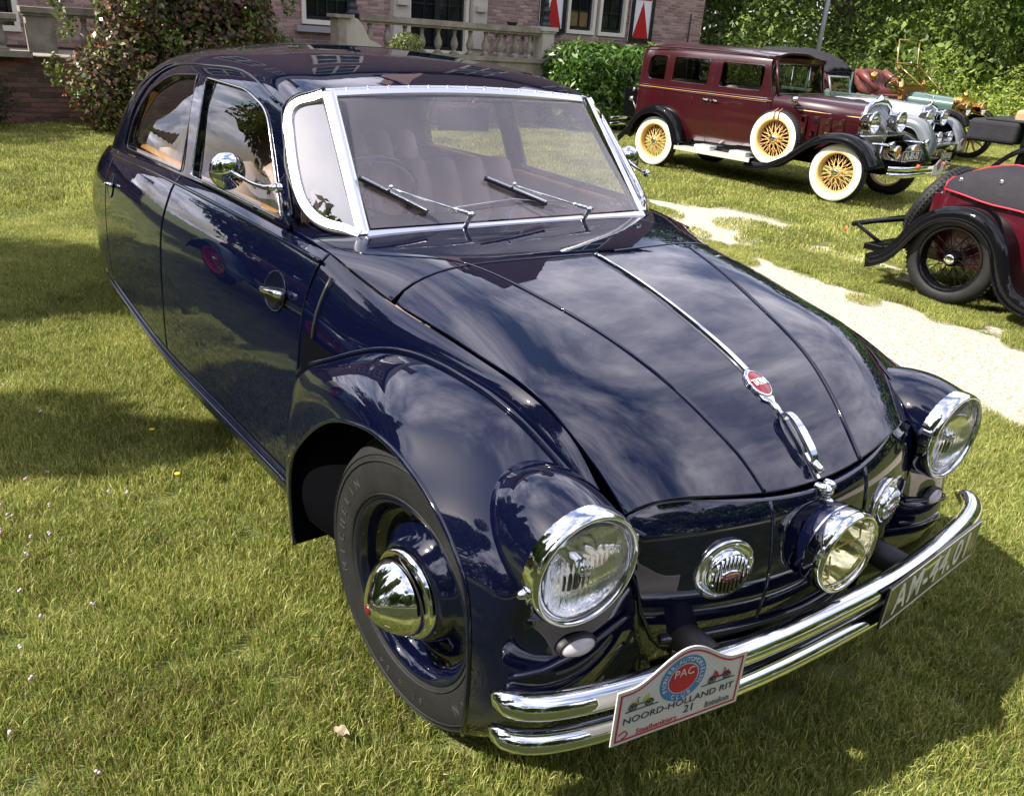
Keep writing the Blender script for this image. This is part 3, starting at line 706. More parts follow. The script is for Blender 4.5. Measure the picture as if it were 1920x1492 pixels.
# ---- horn grilles
for s in(-1,1):
    hg=empty('horn_grille'); hg.parent=CAR
    nn=Vector((1,s*.20,0)).normalized(); cc_=Vector((.5285,s*.281,.6215)); Mg=axisM(cc_,nn,(0,1,0))
    b=MB(); b.lathe([(.073,-.012),(.074,.0),(.072,.003),(.054,.004),(.052,.002)],40,Mg); b.lathe([(.073,-.012),(.0,-.012)],40,Mg); fl=b.build('flange',CHROMEW,hg)
    # slotted dome made of ribs between the slots
    b=MB(); b.lathe([(.053,.002),(.052,.012),(.048,.016),(.043,.018)],40,Mg)
    nsl=9
    for k in range(nsl+1):
        xx=-.045+.09*k/nsl; h=math.sqrt(max(.047**2-xx**2,1e-5))
        b.box(Mg@Vector((xx,0,.017)),(.006,.0048,2*h),rot=Mg.to_3x3()@Matrix(((0,1,0),(0,0,1),(1,0,0))))
    b.build('slotted_dome',CHROME,hg)
    b=MB(); b.lathe([(.052,.004),(0,.004)],32,Mg); b.build('grille_backing',BLACK,hg)
    b=MB(); b.lathe([(0,.024),(.8,.023),(1,.020),(1,.012)],28,Mg@Matrix.Diagonal((.024,.013,1,1))); bp2=b.build('name_plate',CHROMEW,hg)
    text_obj('lettering','BOSCH',.0125,Mg@Matrix.Translation((0,0,.0245)),mat('dark_red_enamel',(.12,.01,.015),.3,0,.6),bp2,.0006)
    b=MB(); b.lathe([(1,.0242),(.86,.0246)],28,Mg@Matrix.Diagonal((.024,.013,1,1))); b.build('plate_border',MATS['dark_red_enamel'],bp2)
    for k in range(6):
        a=k*PI/3+.3; b=MB(); b.lathe([(0,.003),(.0035,.002),(.0045,0)],10,Mg@Matrix.Translation((.063*math.cos(a),.063*math.sin(a),.0035))); b.build('screw',CHROME if k else CHROMEW,fl)
# ---- bumpers: two chrome tubes
def bpath(z,r=0.):
    P=[(.462,-.806),(.486,-.803),(.512,-.785),(.552,-.710),(.577,-.610),(.604,-.45),(.622,-.30),(.631,-.12),(.632,0)]
    P=P+[(a,-b_) for a,b_ in P[::-1][1:]]
    return curve([(a+r,b_,z) for a,b_ in P],90)
for nm,z,r in (('upper_bumper_tube',.480,.0275),('lower_bumper_tube',.392,.0245)):
    P=bpath(z); rr=[r]*90
    for i in range(4): rr[i]=rr[-1-i]=r*[.35,.75,.93,1][i]
    b=MB(); b.tube(P,rr,20,upv=(0,0,1)); b.build(nm,CHROME,CAR)
for s in (-1,1):
    b=MB(); b.tube([(.40,s*.34,.455),(.62,s*.345,.452)],.036,20); b.build('bumper_bracket',BLACK,CAR)
# ---- number plate
lp=empty('number_plate'); lp.parent=CAR
a=Vector((.668,.150,.451)); c=Vector((.605,.668,.451)); dx=(c-a); wd=dx.length; dx.normalize(); nl=dx.cross(Vector((0,0,1))); 
nl=nl if nl.x>0 else -nl; cp=(a+c)/2+Vector((0,0,-.001)); Ml=Matrix.Translation(cp)@Matrix((dx,Vector((0,0,1)),nl)).transposed().to_4x4()
b=MB(); b.box((0,0,-.003),(wd,.118,.006)); o=b.build('plate',mat('plate_black',(.012,.013,.012),.35,0,.5),lp,smooth=False); o.data.transform(Ml)
b=MB(); 
for d,sx,sy in ((0,0,1),(0,0,-1)): b.box((0,sy*.0555,.0005),(wd-.004,.0022,.0022))
for sx in(-1,1): b.box((sx*(wd/2-.004),0,.0005),(.0022,.111,.0022))
o=b.build('plate_border',mat('plate_cream',(.62,.60,.48),.4),lp,smooth=False); o.data.transform(Ml)
text_obj('lettering','AM-44.01',.112,Ml@Matrix.Translation((0,-.002,.001)),mat('plate_letter_cream',(.80,.78,.66),.4),lp,.001,xs=.86,bold=.0006,sp=1.14)
# ---- rally plate wired to the bumper
rp=empty('rally_plate',(0,0,0),0,'white rally plate with red border numbered 21 wired to the chrome bumper','rally plate')
O=Vector((.6285,-.650,.478)); E1=Vector((.6645,-.346,.476)); dx=(E1-O); RW=dx.length; dx.normalize(); zv_=Vector((0,0,1)); nr=dx.cross(zv_); nr=nr if nr.x>0 else -nr
nr=(nr+Vector((0,0,.03))).normalized(); MR=Matrix.Translation((O+E1)/2+nr*.004)@Matrix((dx,zv_,nr)).transposed().to_4x4()
def ro(sc=1.,off=0.):
    hw=RW/2-off; t=.066-off; P=[(-hw,-t)]; 
    P+=[(hw,-t),(hw,t)]
    xs_=np.linspace(hw*.985,-hw*.985,36)
    for x in xs_:
        u=x/(RW/2); P.append((x, t+ (.058)*max(0,.5+.5*math.cos(PI*min(1,abs(u-.0)/.80)))**.9))
    P.append((-hw,t)); return P
def flat(name,poly,z0,z1,m,par,Mx):
    n=len(poly); V=[(x,y,z1) for x,y in poly]+[(x,y,z0) for x,y in poly]
    b=MB(); b.add(V,[tuple(range(n)),tuple(range(n,2*n))[::-1]]+[(i,i+n,(i+1)%n+n,(i+1)%n) for i in range(n)]); o=b.build(name,m,par,smooth=False); o.data.transform(Mx); return o
PW=mat('plate_white',(.66,.64,.60),.35,0,.3); PR=mat('plate_red',(.50,.02,.04),.4); PBL=mat('plate_blue',(.05,.22,.45),.4); INK=mat('plate_ink',(.03,.03,.05),.5); PGR=mat('plate_lime',(.45,.5,.06),.5); PY=mat('plate_grey',(.2,.2,.2),.5)
flat('board',ro(),-.003,.0,PW,rp,MR)
# border ring
oo,ii=ro(off=.007),ro(off=.0115)
n=len(oo); b=MB(); b.add([(x,y,.0008) for x,y in oo]+[(x,y,.0008) for x,y in ii],[(i,(i+1)%n,n+(i+1)%n,n+i) for i in range(n)]); o=b.build('red_border',PR,rp,smooth=False); o.data.transform(MR)
Mq=MR@Matrix.Translation((-.004,.052,.0008))
for r0,r1,m,zo in ((.054,0,PBL,0),(.036,0,PW,.0003),(.034,0,PR,.0006)):
    b=MB(); b.lathe([(r0,zo),(0,zo)],40,Mq); b.build('club_badge_disc',m,rp,smooth=False)
def arc_text(name,s,R,a0,a1,size,Mx,m,par,flip=False,depth=.0003):
    ms=[]
    for k,ch in enumerate(s):
        if ch==' ': continue
        t=a0+(a1-a0)*k/max(len(s)-1,1)
        o=text_obj('t',ch,size,Mx@Matrix.Translation((R*math.cos(t),R*math.sin(t),0))@Matrix.Rotation(t-PI/2 if not flip else t+PI/2,4,'Z'),m,None,depth)
        ms.append(o)
    V=[];F=[]
    for o in ms:
        b0=len(V); V+=[tuple(v.co) for v in o.data.vertices]; F+=[tuple(b0+i for i in p.vertices) for p in o.data.polygons]
        d=o.data; bpy.data.objects.remove(o); bpy.data.meshes.remove(d)
    me=bpy.data.meshes.new(name); me.from_pydata(V,[],F); me.materials.append(m); return link(name,me,None,par,False)
arc_text('club_lettering','PIONIER-AUTOMOBIELEN',.0445,R_(205),R_(-25),.014,Mq@Matrix.Translation((0,0,.0008)),PW,rp)
arc_text('club_lettering','CLUB',.0445,R_(245),R_(295),.014,Mq@Matrix.Translation((0,0,.0008)),PW,rp,flip=True)
text_obj('club_initials','PAC',.026,Mq@Matrix.Translation((0,.014,.0012)),PW,rp,.0003)
text_obj('title_lettering','NOORD-HOLLAND RIT',.0225,MR@Matrix.Translation((0,-.011,.001)),INK,rp,.0003,xs=1.12)
text_obj('number_lettering','21',.028,MR@Matrix.Translation((.026,-.034,.001)),INK,rp,.0003)
text_obj('sponsor_lettering','Staalbankiers',.0185,MR@Matrix.Translation((-.050,-.0465,.001)),PR,rp,.0003,xs=1.0)
text_obj('sponsor_lettering','Intelon',.022,MR@Matrix.Translation((.098,-.042,.001)),PY,rp,.0004,bold=.0006)
b=MB(); b.tube([MR@Vector((x,.012,.001)) for x in np.linspace(-.13,-.055,3)],.0009,4); b.build('printed_line',INK,rp)
b=MB(); b.tube([MR@Vector((x,.012,.001)) for x in np.linspace(.048,.13,3)],.0009,4); b.build('printed_line',INK,rp)
b=MB(); b.tube([MR@Vector(p) for p in curve([(-.138,-.042,.0012),(-.124,-.035,.0012),(-.118,-.043,.0012),(-.130,-.053,.0012)],12)],.0011,4); b.build('sponsor_flourish',PR,rp)
def toycar(cx,cy,sc,body,name,flipx=1):
    ob=[]
    b=MB()
    for dx_ in(-.022,.026): b.lathe([(.0125,.0006),(.0095,.0006)],18,MR@Matrix.Translation((cx+flipx*dx_*sc,cy+.011*sc,.0012))@Matrix.Scale(sc,4)); 
    for dx_ in(-.022,.026):
        for k in range(4):
            a=k*PI/4; b.tube([MR@Vector((cx+flipx*dx_*sc+.011*sc*math.cos(a)*q,cy+.011*sc+.011*sc*math.sin(a)*q,.0018)) for q in(-1,1)],.0005,4)
    b.tube([MR@Vector((cx+flipx*x*sc,cy+y*sc,.0018)) for x,y in((-.03,.016),(.034,.016))],.0016*sc,4)
    b.tube([MR@Vector((cx+flipx*x*sc,cy+y*sc,.0018)) for x,y in((-.008,.02),(-.012,.036),(-.006,.038))],.001*sc,4)
    b.build('printed_car_outline',INK,rp)
    P=[(-.026,.014),(-.026,.028),(-.010,.026),(-.006,.018),(.006,.018),(.010,.030),(.022,.040),(.024,.024),(.032,.020),(.032,.014)]
    P=[(cx+flipx*x*sc,cy+y*sc) for x,y in P]
    if flipx<0:P=P[::-1]
    flat('printed_car_body',P,.0010,.0014,body,rp,MR)
toycar(-.098,.013,.78,PGR,'a'); toycar(.092,.013,.78,PR,'b',-1)

# ---- wheels
def arc_letters(par,s,R,a0,a1,size,Mx,m): return arc_text('sidewall_lettering',s,R,a0,a1,size,Mx,m,par,depth=.0012)
def main_wheel(x,s,steer,yr,letters):
    wl=empty('wheel'); wl.parent=CAR
    # local z = outward axis
    out_=Vector((math.sin(steer),s*math.cos(steer),0)) if s<0 else Vector((-math.sin(steer),math.cos(steer),0))
    Mw=axisM((x,s*yr,.376),out_,(1,0,0))   # origin at rim plane
    b=MB(); b.lathe([(.225,-.02),(.232,-.006),(.240,.002),(.262,.007),(.305,.008),(.342,.001),(.362,-.014),(.373,-.034),(.377,-.085),(.373,-.130),(.360,-.152),(.30,-.168),(.24,-.160),(.225,-.15)],96,Mw); ty=b.build('tyre',RUBBER,wl)
    b=MB()
    for k in range(110):
        a=2*PI*k/110
        for h in(-.058,-.082,-.106): b.box(Mw@Vector((.3765*math.cos(a),.3765*math.sin(a),h)),(.011,.014,.008),rot=(Mw@Matrix.Rotation(a,4,'Z')).to_3x3())
    o=b.build('tyre_tread',RUBBER,ty,smooth=False); o['kind']='stuff'
    b=MB()
    for r,h in ((.248,.0045),(.330,.0042),(.345,.000)): b.lathe([(r-.002,h-.001),(r,h+.003),(r+.002,h-.0015)],96,Mw)
    b.build('sidewall_ring',RUBBER,ty)
    if letters:
        Ms=Mw@Matrix.Translation((0,0,.0082))
        lm=mat('sidewall_letter',(.045,.043,.045),.5)
        arc_letters(ty,'MICHELIN',.291,R_(197)*1,R_(137),.034,Ms,lm)
        arc_letters(ty,'45 x 16',.291,R_(250)+0,R_(285),.026,Ms,lm)
        arc_letters(ty,'MICHELIN',.291,R_(17)*1,R_(-43),.034,Ms,lm)
    b=MB(); b.lathe([(.230,-.150),(.214,-.06),(.212,-.02),(.222,-.006),(.231,.002),(.2355,.001),(.236,-.008)],72,Mw); b.lathe([(.212,-.045),(.20,-.062),(.185,-.066),(.16,-.055),(.14,-.035),(.128,-.012),(.118,-.006),(0.,-.006)],72,Mw); b.build('wheel_disc',PAINT,wl)
    b=MB()
    for k in range(0): pass
    b.lathe([(.116,-.006),(.113,.012),(.103,.018),(.101,.012),(.099,.014),(.0985,.028),(.096,.037),(.087,.053),(.073,.070),(.055,.086),(.036,.100),(.019,.1095),(.013,.1115)],56,Mw); hc=b.build('hub_cap',CHROME,wl)
    b=MB(); b.lathe([(.013,.1115),(.012,.114),(.008,.116),(0,.1165)],20,Mw); b.build('hub_badge',mat('dark_red_enamel',(.12,.01,.015),.3,0,.6),hc)
    return wl
main_wheel(0,-1,.134,.752,True); main_wheel(0,1,-.134,.752,False)
main_wheel(-3.15,-1,0,.70,False); main_wheel(-3.15,1,0,.70,False)
# ---- mirrors
for s in(-1,1):
    mi=empty('mirror'); mi.parent=CAR
    p0=Vector((-.93,s*.715,1.165)); c=Vector((-1.12,s*.79,1.178))
    b=MB(); b.tube(curve([p0,p0+Vector((-.03,s*.022,-.004)),c+Vector((.03,-s*.012,-.006)),c],10),[.010,.009,.0075,.0065,.006,.006,.006,.0065,.007,.008],10); b.lathe([(.012,-.01),(.016,0),(.012,.006)],12,axisM(p0,(0,s,.2))); b.build('mirror_arm',CHROME,mi)
    Mm=axisM(c+Vector((-.012,s*.006,.002)),(.93,s*-.10,.03))
    b=MB(); b.lathe([(0,.016),(.02,.015),(.04,.010),(.052,.003),(.056,-.006),(.055,-.012),(0,-.012)],36,Mm); b.build('mirror_shell',CHROME,mi)
# ---- inside
def seat(cx,w_,z0,zt,name):
    st=empty(name); st.parent=CAR
    nn=9
    for i in range(nn):
        y=-w_/2+w_*(i+.5)/nn
        b=MB(); b.tube([(cx-.02,y,z0-.05),(cx-.05,y,z0+.2),(cx-.12,y,zt-.06),(cx-.155,y,zt),(cx-.19,y,zt-.02)],w_/nn*.56,10,flat=1); b.build('back_roll',LEATHER,st)
    b=MB(); b.box((cx+.22,0,z0-.1),(.5,w_,.16)); b.build('cushion',LEATHER,st)
seat(-1.62,1.28,.60,1.045,'front_seat'); seat(-2.62,1.34,.60,1.03,'rear_seat')
b=MB(); b.box((-1.9,0,.34),(3.0,1.3,.03)); b.build('floor_panel',DARK,CAR)
# lining: sides, headliner, parcel shelf
vvs=np.linspace(netG.vs[0],netG.vs[-1],40)
def lin_f(u,v):
    P=netG(u,v); c=np.array([-2.2,0,.9]); Q=P.copy(); Q[:,1]*=.955; Q[:,2]=Q[:,2]-.03*np.clip((Q[:,2]-1.2)/.2,0,1); return Q
half2=[(1.2,vvs[0]),(1.2,gy(-1.2,.55)),(1.2,2*vm-gy(-1.2,.55)),(1.2,vvs[-1]),(4.1,vvs[-1]),(4.1,vvs[0])]
surf_panel('lining', lin_f, half2, LINING, CAR, step=.08, holes=holes, outward=(0,0,1), thick=0, fold=0)
for s in(-1,1):
    b=MB(); P=[(x,s*(float(np.interp(-x,[.9,1.9,2.8],[.640,.700,.725]))),1.045-.012*(-x-.9)) for x in np.linspace(-1.02,-2.75,10)]
    b.tube(P,.022,10,upv=(0,0,1),flat=.5); b.build('window_sill_trim',TANTRIM,CAR)
    b=MB(); V=[];xs_=np.linspace(-.8,-3.0,12)
    for x in xs_: 
        y=s*float(np.interp(-x,[.8,1.9,3.0],[.63,.70,.73])); V+=[(x,y,1.04-.012*(-x-.9)),(x,y,.36)]
    b.add(V,[(2*i,2*i+2,2*i+3,2*i+1) for i in range(11)]); b.build('door_card',LINING,CAR)
b=MB(); b.box((-2.95,0,1.0),(.5,1.3,.03)); b.build('parcel_shelf',LINING,CAR)
# dashboard and steering wheel (right-hand drive)
b=MB(); b.tube([(-.98,y,.96) for y in np.linspace(-.62,.62,6)],.07,16); b.build('dashboard',PAINT,CAR)
sw=empty('steering_wheel'); sw.parent=CAR
Msw=axisM((-1.17,-.36,1.06),(-.80,0,.60))
b=MB(); b.tube([Msw@Vector((.205*math.cos(a),.205*math.sin(a),0)) for a in np.linspace(0,2*PI,48,endpoint=False)],.012,10,closed=True); b.build('wheel_rim',mat('bakelite_blue_black',(.012,.016,.03),.2,0,.8),sw)
b=MB()
for a in (R_(90),R_(210),R_(330)): b.tube([Msw@Vector((0,0,-.02)),Msw@Vector((.2*math.cos(a),.2*math.sin(a),0))],.006,6)
b.tube([Msw@Vector((0,0,0)),Msw@Vector((0,0,-.35))],.018,10); b.build('column',BLACK,sw)
b=MB(); b.lathe([(0,.012),(.03,.01),(.04,0)],20,Msw); b.build('horn_button',CHROME,sw)
rm=empty('interior_mirror'); rm.parent=CAR
b=MB(); b.box((-1.17,.04,1.33),(.012,.20,.075)); b.build('mirror_plate',BLACK,rm,smooth=False)
b=MB(); b.tube([(-1.10,.04,1.41),(-1.15,.04,1.36)],.006,8); b.build('mirror_stem',CHROME,rm)
# underside
b=MB(); b.box((-1.9,0,.28),(4.2,1.3,.06)); b.box((.2,0,.3),(.5,.7,.1)); b.build('underside',DARK,CAR)
# ================================================================ GROUND
def vnoise(x,y,s,seed=0):
    x=np.asarray(x,float)/s;y=np.asarray(y,float)/s
    xi=np.floor(x).astype(np.int64);yi=np.floor(y).astype(np.int64);fx_=x-xi;fy_=y-yi
    def h(a,b_):
        n=(a*374761393+b_*668265263+seed*1442695041)&0xffffffff; n=((n^(n>>13))*1274126177)&0xffffffff; return ((n^(n>>16))&0xffff)/65535.
    sx=fx_*fx_*(3-2*fx_);sy=fy_*fy_*(3-2*fy_)
    return (h(xi,yi)*(1-sx)+h(xi+1,yi)*sx)*(1-sy)+(h(xi,yi+1)*(1-sx)+h(xi+1,yi+1)*sx)*sy
def fbm(x,y,s,seed=0): return sum(vnoise(x,y,s/2**k,seed+k)*.5**k for k in range(4))/1.875
def path_edges(x):
    x=np.asarray(x,float)
    lo=np.interp(x,[-6,-4,-2.5,-1.2,-.2,1,4,12],[4.6,3.6,3.05,2.78,2.76,2.65,2.6,2.5]); hi=np.interp(x,[-6,-4.4,-3.3,-2.6,-1.7,-.8,1,4,12],[4.65,4.55,4.28,4.16,4.18,4.08,4.1,4.1,4.1])
    return lo,hi
def bare(x,y):
    lo,hi=path_edges(x); n=(fbm(x,y,.5,3)-.5)*.8
    d=np.minimum(y-lo,hi-y)+n*.16
    b=np.clip(d/.22+.5,0,1)*np.clip((x+3.5+n*1.6)/.9,0,1)
    # worn patches beyond the path and thin turf elsewhere
    zone=np.exp(-((y-5.0)/.75)**2)*np.clip((x+6.5)/1.5,0,1)*np.clip((.5-x)/1.5,0,1)
    b2=np.clip((fbm(x,y*1.6,.75,11)-.56+zone*.10)/.08,0,1)*np.clip(zone*1.6,0,1)*.8
    b3=np.clip((fbm(x,y,.28,21)-.66)/.10,0,1)*.10*np.clip((x+9)/4,0,1)
    return np.maximum(np.maximum(b,b2),b3)
gx=np.concatenate([np.arange(-40,-13,.6),np.arange(-13,3.2,.07),np.arange(3.2,40,.6)]); gy_=np.concatenate([np.arange(-40,-5,.6),np.arange(-5,15,.07),np.arange(15,50,.6)])
GX,GY=np.meshgrid(gx,gy_,indexing='ij')
def gzf(x,y): return (fbm(x,y,1.5,5)-.5)*.016+(vnoise(x,y,.3,9)-.5)*.004
gz=gzf(GX,GY)
nx,ny=GX.shape
me=bpy.data.meshes.new('lawn'); V=np.stack([GX.ravel(),GY.ravel(),gz.ravel()-.024],1)
idx=np.arange(nx*ny).reshape(nx,ny); Fq=np.stack([idx[:-1,:-1].ravel(),idx[1:,:-1].ravel(),idx[1:,1:].ravel(),idx[:-1,1:].ravel()],1)
me.vertices.add(len(V)); me.vertices.foreach_set('co',V.ravel()); me.loops.add(Fq.size); me.loops.foreach_set('vertex_index',Fq.ravel()); me.polygons.add(len(Fq)); me.polygons.foreach_set('loop_start',np.arange(len(Fq))*4); me.update(calc_edges=True)
at=me.attributes.new('bare','FLOAT','POINT'); bv=bare(GX.ravel(),GY.ravel()); at.data.foreach_set('value',bv.astype(np.float32))
def lawn_mat():
    m=bpy.data.materials.new('lawn_earth'); m.use_nodes=True; t=m.node_tree; b=t.nodes['Principled BSDF']; b.inputs['Roughness'].default_value=.95; b.inputs['Specular IOR Level'].default_value=.1
    a=N(t,'ShaderNodeAttribute',attribute_name='bare'); g=N(t,'ShaderNodeNewGeometry')
    n=N(t,'ShaderNodeTexNoise'); n.inputs['Scale'].default_value=7; n.inputs['Detail'].default_value=8
    n2_=N(t,'ShaderNodeTexNoise'); n2_.inputs['Scale'].default_value=60; n2_.inputs['Detail'].default_value=5
    n3_=N(t,'ShaderNodeTexVoronoi'); n3_.inputs['Scale'].default_value=130
    for q in(n,n2_,n3_): t.links.new(g.outputs['Position'],q.inputs['Vector'])
    r1=N(t,'ShaderNodeValToRGB'); e=r1.color_ramp.elements; e[0].color=(.075,.105,.02,1); e[1].color=(.17,.17,.06,1); e[0].position=.3;e[1].position=.7
    r2=N(t,'ShaderNodeValToRGB'); e=r2.color_ramp.elements; e[0].color=(.33,.28,.20,1); e[1].color=(.62,.56,.45,1); e[0].position=.35;e[1].position=.62
    mm=N(t,'ShaderNodeMixRGB'); t.links.new(n.outputs['Fac'],r1.inputs[0]); t.links.new(n2_.outputs['Fac'],r2.inputs[0])
    ad=N(t,'ShaderNodeMath',operation='ADD'); ad.use_clamp=True; sb=N(t,'ShaderNodeMath',operation='MULTIPLY_ADD'); sb.inputs[1].default_value=.7; sb.inputs[2].default_value=-.35
    t.links.new(n2_.outputs['Fac'],sb.inputs[0]); t.links.new(a.outputs['Fac'],ad.inputs[0]); t.links.new(sb.outputs[0],ad.inputs[1])
    cl_=N(t,'ShaderNodeMapRange'); cl_.inputs[1].default_value=.35; cl_.inputs[2].default_value=.6; t.links.new(ad.outputs[0],cl_.inputs[0])
    t.links.new(cl_.outputs[0],mm.inputs[0]); t.links.new(r1.outputs[0],mm.inputs[1]); t.links.new(r2.outputs[0],mm.inputs[2]); t.links.new(mm.outputs[0],b.inputs['Base Color'])
    bu=N(t,'ShaderNodeBump'); bu.inputs['Strength'].default_value=.7; bu.inputs['Distance'].default_value=.01; t.links.new(n3_.outputs['Distance'],bu.inputs['Height']); t.links.new(bu.outputs[0],b.inputs['Normal'])
    return m
lw=link('lawn',me,lawn_mat()); tag(lw,None,None,kind='structure')
me2=bpy.data.meshes.new('far_ground'); me2.from_pydata([(-300,-300,-.4),(300,-300,-.4),(300,300,-.4),(-300,300,-.4)],[],[(0,1,2,3)]); tag(link('ground',me2,mat('far_ground_grass',(.06,.09,.02),.95)),None,None,kind='structure')

def leafmat(name,c1,c2,trans=.35,rough=.45,pos_noise=0.):
    m=bpy.data.materials.new(name); m.use_nodes=True; t=m.node_tree; b=t.nodes['Principled BSDF']; o=t.nodes['Material Output']
    a=N(t,'ShaderNodeAttribute',attribute_name='rnd'); r=N(t,'ShaderNodeValToRGB'); r.color_ramp.elements[0].color=(*c1,1); r.color_ramp.elements[1].color=(*c2,1)
    src=a.outputs['Fac']
    if pos_noise:
        oi=N(t,'ShaderNodeNewGeometry'); nz=N(t,'ShaderNodeTexNoise'); nz.inputs['Scale'].default_value=1.6; nz.inputs['Detail'].default_value=5; t.links.new(oi.outputs['Position'],nz.inputs['Vector'])
        ma=N(t,'ShaderNodeMath',operation='MULTIPLY_ADD'); ma.inputs[1].default_value=pos_noise; ma.inputs[2].default_value=-pos_noise*.5; t.links.new(nz.outputs['Fac'],ma.inputs[0])
        ad=N(t,'ShaderNodeMath',operation='ADD'); ad.use_clamp=True; t.links.new(ma.outputs[0],ad.inputs[0]); t.links.new(a.outputs['Fac'],ad.inputs[1]); src=ad.outputs[0]
    t.links.new(src,r.inputs[0]); t.links.new(r.outputs[0],b.inputs['Base Color']); b.inputs['Roughness'].default_value=rough; b.inputs['Specular IOR Level'].default_value=.35
    tl=N(t,'ShaderNodeBsdfTranslucent'); t.links.new(r.outputs[0],tl.inputs[0]); ms=N(t,'ShaderNodeMixShader'); ms.inputs[0].default_value=trans
    t.links.new(b.outputs[0],ms.inputs[1]); t.links.new(tl.outputs[0],ms.inputs[2]); t.links.new(ms.outputs[0],o.inputs[0]); MATS[name]=m; return m
GRASS=leafmat('grass_blade',(.15,.21,.025),(.74,.68,.24),.38,.5,1.0)
_e=[n_ for n_ in GRASS.node_tree.nodes if n_.type=='VALTORGB'][0].color_ramp; _x=_e.elements.new(.20); _x.color=(.13,.20,.02,1); _e.elements[0].color=(.24,.17,.08,1)
def blades_mesh(name,n,size,h0,h1,wd,seed,dry=.14):
    r=np.random.default_rng(seed); _a=r.uniform(0,2*PI,n); _q=size*.62*np.sqrt(r.random(n)); x=_q*np.cos(_a); y=_q*np.sin(_a); h=r.uniform(h0,h1,n)*(.6+.8*fbm(x+seed,y,.1,seed)); a=r.uniform(0,2*PI,n); l=r.uniform(.15,1.1,n)*h
    w_=wd*r.uniform(.7,1.2,n)/2; la=r.uniform(0,2*PI,n); dx,dy=np.cos(a)*w_,np.sin(a)*w_; lx,ly=np.cos(la)*l,np.sin(la)*l
    V=np.zeros((n,5,3)); V[:,0]=np.stack([x-dx,y-dy,np.full(n,-.012)],1);V[:,1]=np.stack([x+dx,y+dy,np.full(n,-.012)],1)
    V[:,2]=np.stack([x+dx*.8+lx*.35,y+dy*.8+ly*.35,h*.6],1);V[:,3]=np.stack([x-dx*.8+lx*.35,y-dy*.8+ly*.35,h*.6],1);V[:,4]=np.stack([x+lx,y+ly,h],1)
    F=[]; 
    for i in range(n): b_=5*i; F+=[(b_,b_+1,b_+2,b_+3),(b_+3,b_+2,b_+4)]
    me=bpy.data.meshes.new(name); me.from_pydata(V.reshape(-1,3).tolist(),[],F); rn=np.clip(r.beta(2,3.2,n)+(r.random(n)<dry)*.35,0,1); me.attributes.new('rnd','FLOAT','POINT').data.foreach_set('value',np.repeat(rn,5).astype(np.float32))
    me.materials.append(GRASS); return me
def infr(P,mar=.12):
    d=Vector(P)-CAMC; z=d.dot(fw)
    if z<.3: return False
    return abs(d.dot(rt2)/z*fpx/960)<1+mar and abs(d.dot(up2)/z*fpx/746)<1+mar*1.5
def scatter(name,objs_me,pts,rots,scs):
    """grass patches scattered by geometry nodes: stuff"""
    me=bpy.data.meshes.new(name); me.from_pydata(pts,[],[]); 
    me.attributes.new('rz','FLOAT','POINT').data.foreach_set('value',np.array(rots,np.float32)); me.attributes.new('sc','FLOAT','POINT').data.foreach_set('value',np.array(scs,np.float32)); me.attributes.new('ix','INT','POINT').data.foreach_set('value',np.array(rng.integers(0,len(objs_me),len(pts)),np.int32))
    o=bpy.data.objects.new(name,me); COL.objects.link(o); ng=bpy.data.node_groups.new(name,'GeometryNodeTree'); ng.interface.new_socket('Geometry',in_out='INPUT',socket_type='NodeSocketGeometry'); ng.interface.new_socket('Geometry',in_out='OUTPUT',socket_type='NodeSocketGeometry')
    gi=ng.nodes.new('NodeGroupInput'); go=ng.nodes.new('NodeGroupOutput'); ip=ng.nodes.new('GeometryNodeInstanceOnPoints'); gi_=ng.nodes.new('GeometryNodeGeometryToInstance')
    for m_ in objs_me[::-1]:
        so_=bpy.data.objects.new(m_.name,m_); oi=ng.nodes.new('GeometryNodeObjectInfo'); oi.inputs['Object'].default_value=so_; ng.links.new(oi.outputs['Geometry'],gi_.inputs[0])
    def att(n_,ty):
        a=ng.nodes.new('GeometryNodeInputNamedAttribute'); a.data_type=ty; a.inputs[0].default_value=n_; return a
    a1,a2,a3=att('rz','FLOAT'),att('sc','FLOAT'),att('ix','INT'); cx=ng.nodes.new('ShaderNodeCombineXYZ'); ng.links.new(a1.outputs[0],cx.inputs[2])
    c2=ng.nodes.new('ShaderNodeCombineXYZ'); c2.inputs[0].default_value=1;c2.inputs[1].default_value=1; ng.links.new(a2.outputs[0],c2.inputs[2])
    ng.links.new(gi.outputs[0],ip.inputs['Points']); ng.links.new(gi_.outputs[0],ip.inputs['Instance']); ip.inputs['Pick Instance'].default_value=True; ng.links.new(a3.outputs[0],ip.inputs['Instance Index'])
    ng.links.new(cx.outputs[0],ip.inputs['Rotation']); ng.links.new(c2.outputs[0],ip.inputs['Scale']); ng.links.new(ip.outputs[0],go.inputs[0])
    md=o.modifiers.new('scatter','NODES'); md.node_group=ng; return o
near_m=[blades_mesh('grass_patch',1050,.21,.018,.036,.0030,50+k) for k in range(7)]
far_m=[blades_mesh('grass_patch_coarse',950,.56,.016,.040,.0075,70+k) for k in range(5)]
pn,pf=[],[]
for x in np.arange(-7,1.6,.18):
    for y in np.arange(-4,7,.18):
        x_,y_=x+rng.uniform(-.06,.06),y+rng.uniform(-.06,.06)
        if math.hypot(x_-CAMC.x,y_-CAMC.y)<7.6 and infr((x_,y_,0)) and not(-4.2<x_<.25 and abs(y_)<.62): pn.append((x_,y_,0))
for x in np.arange(-12.25,1,.46):
    for y in np.arange(-5,20,.46):
        x_,y_=x+rng.uniform(-.15,.15),y+rng.uniform(-.15,.15)
        if math.hypot(x_-CAMC.x,y_-CAMC.y)>7.4 and x_>-12.2 and infr((x_,y_,0)): pf.append((x_,y_,0))
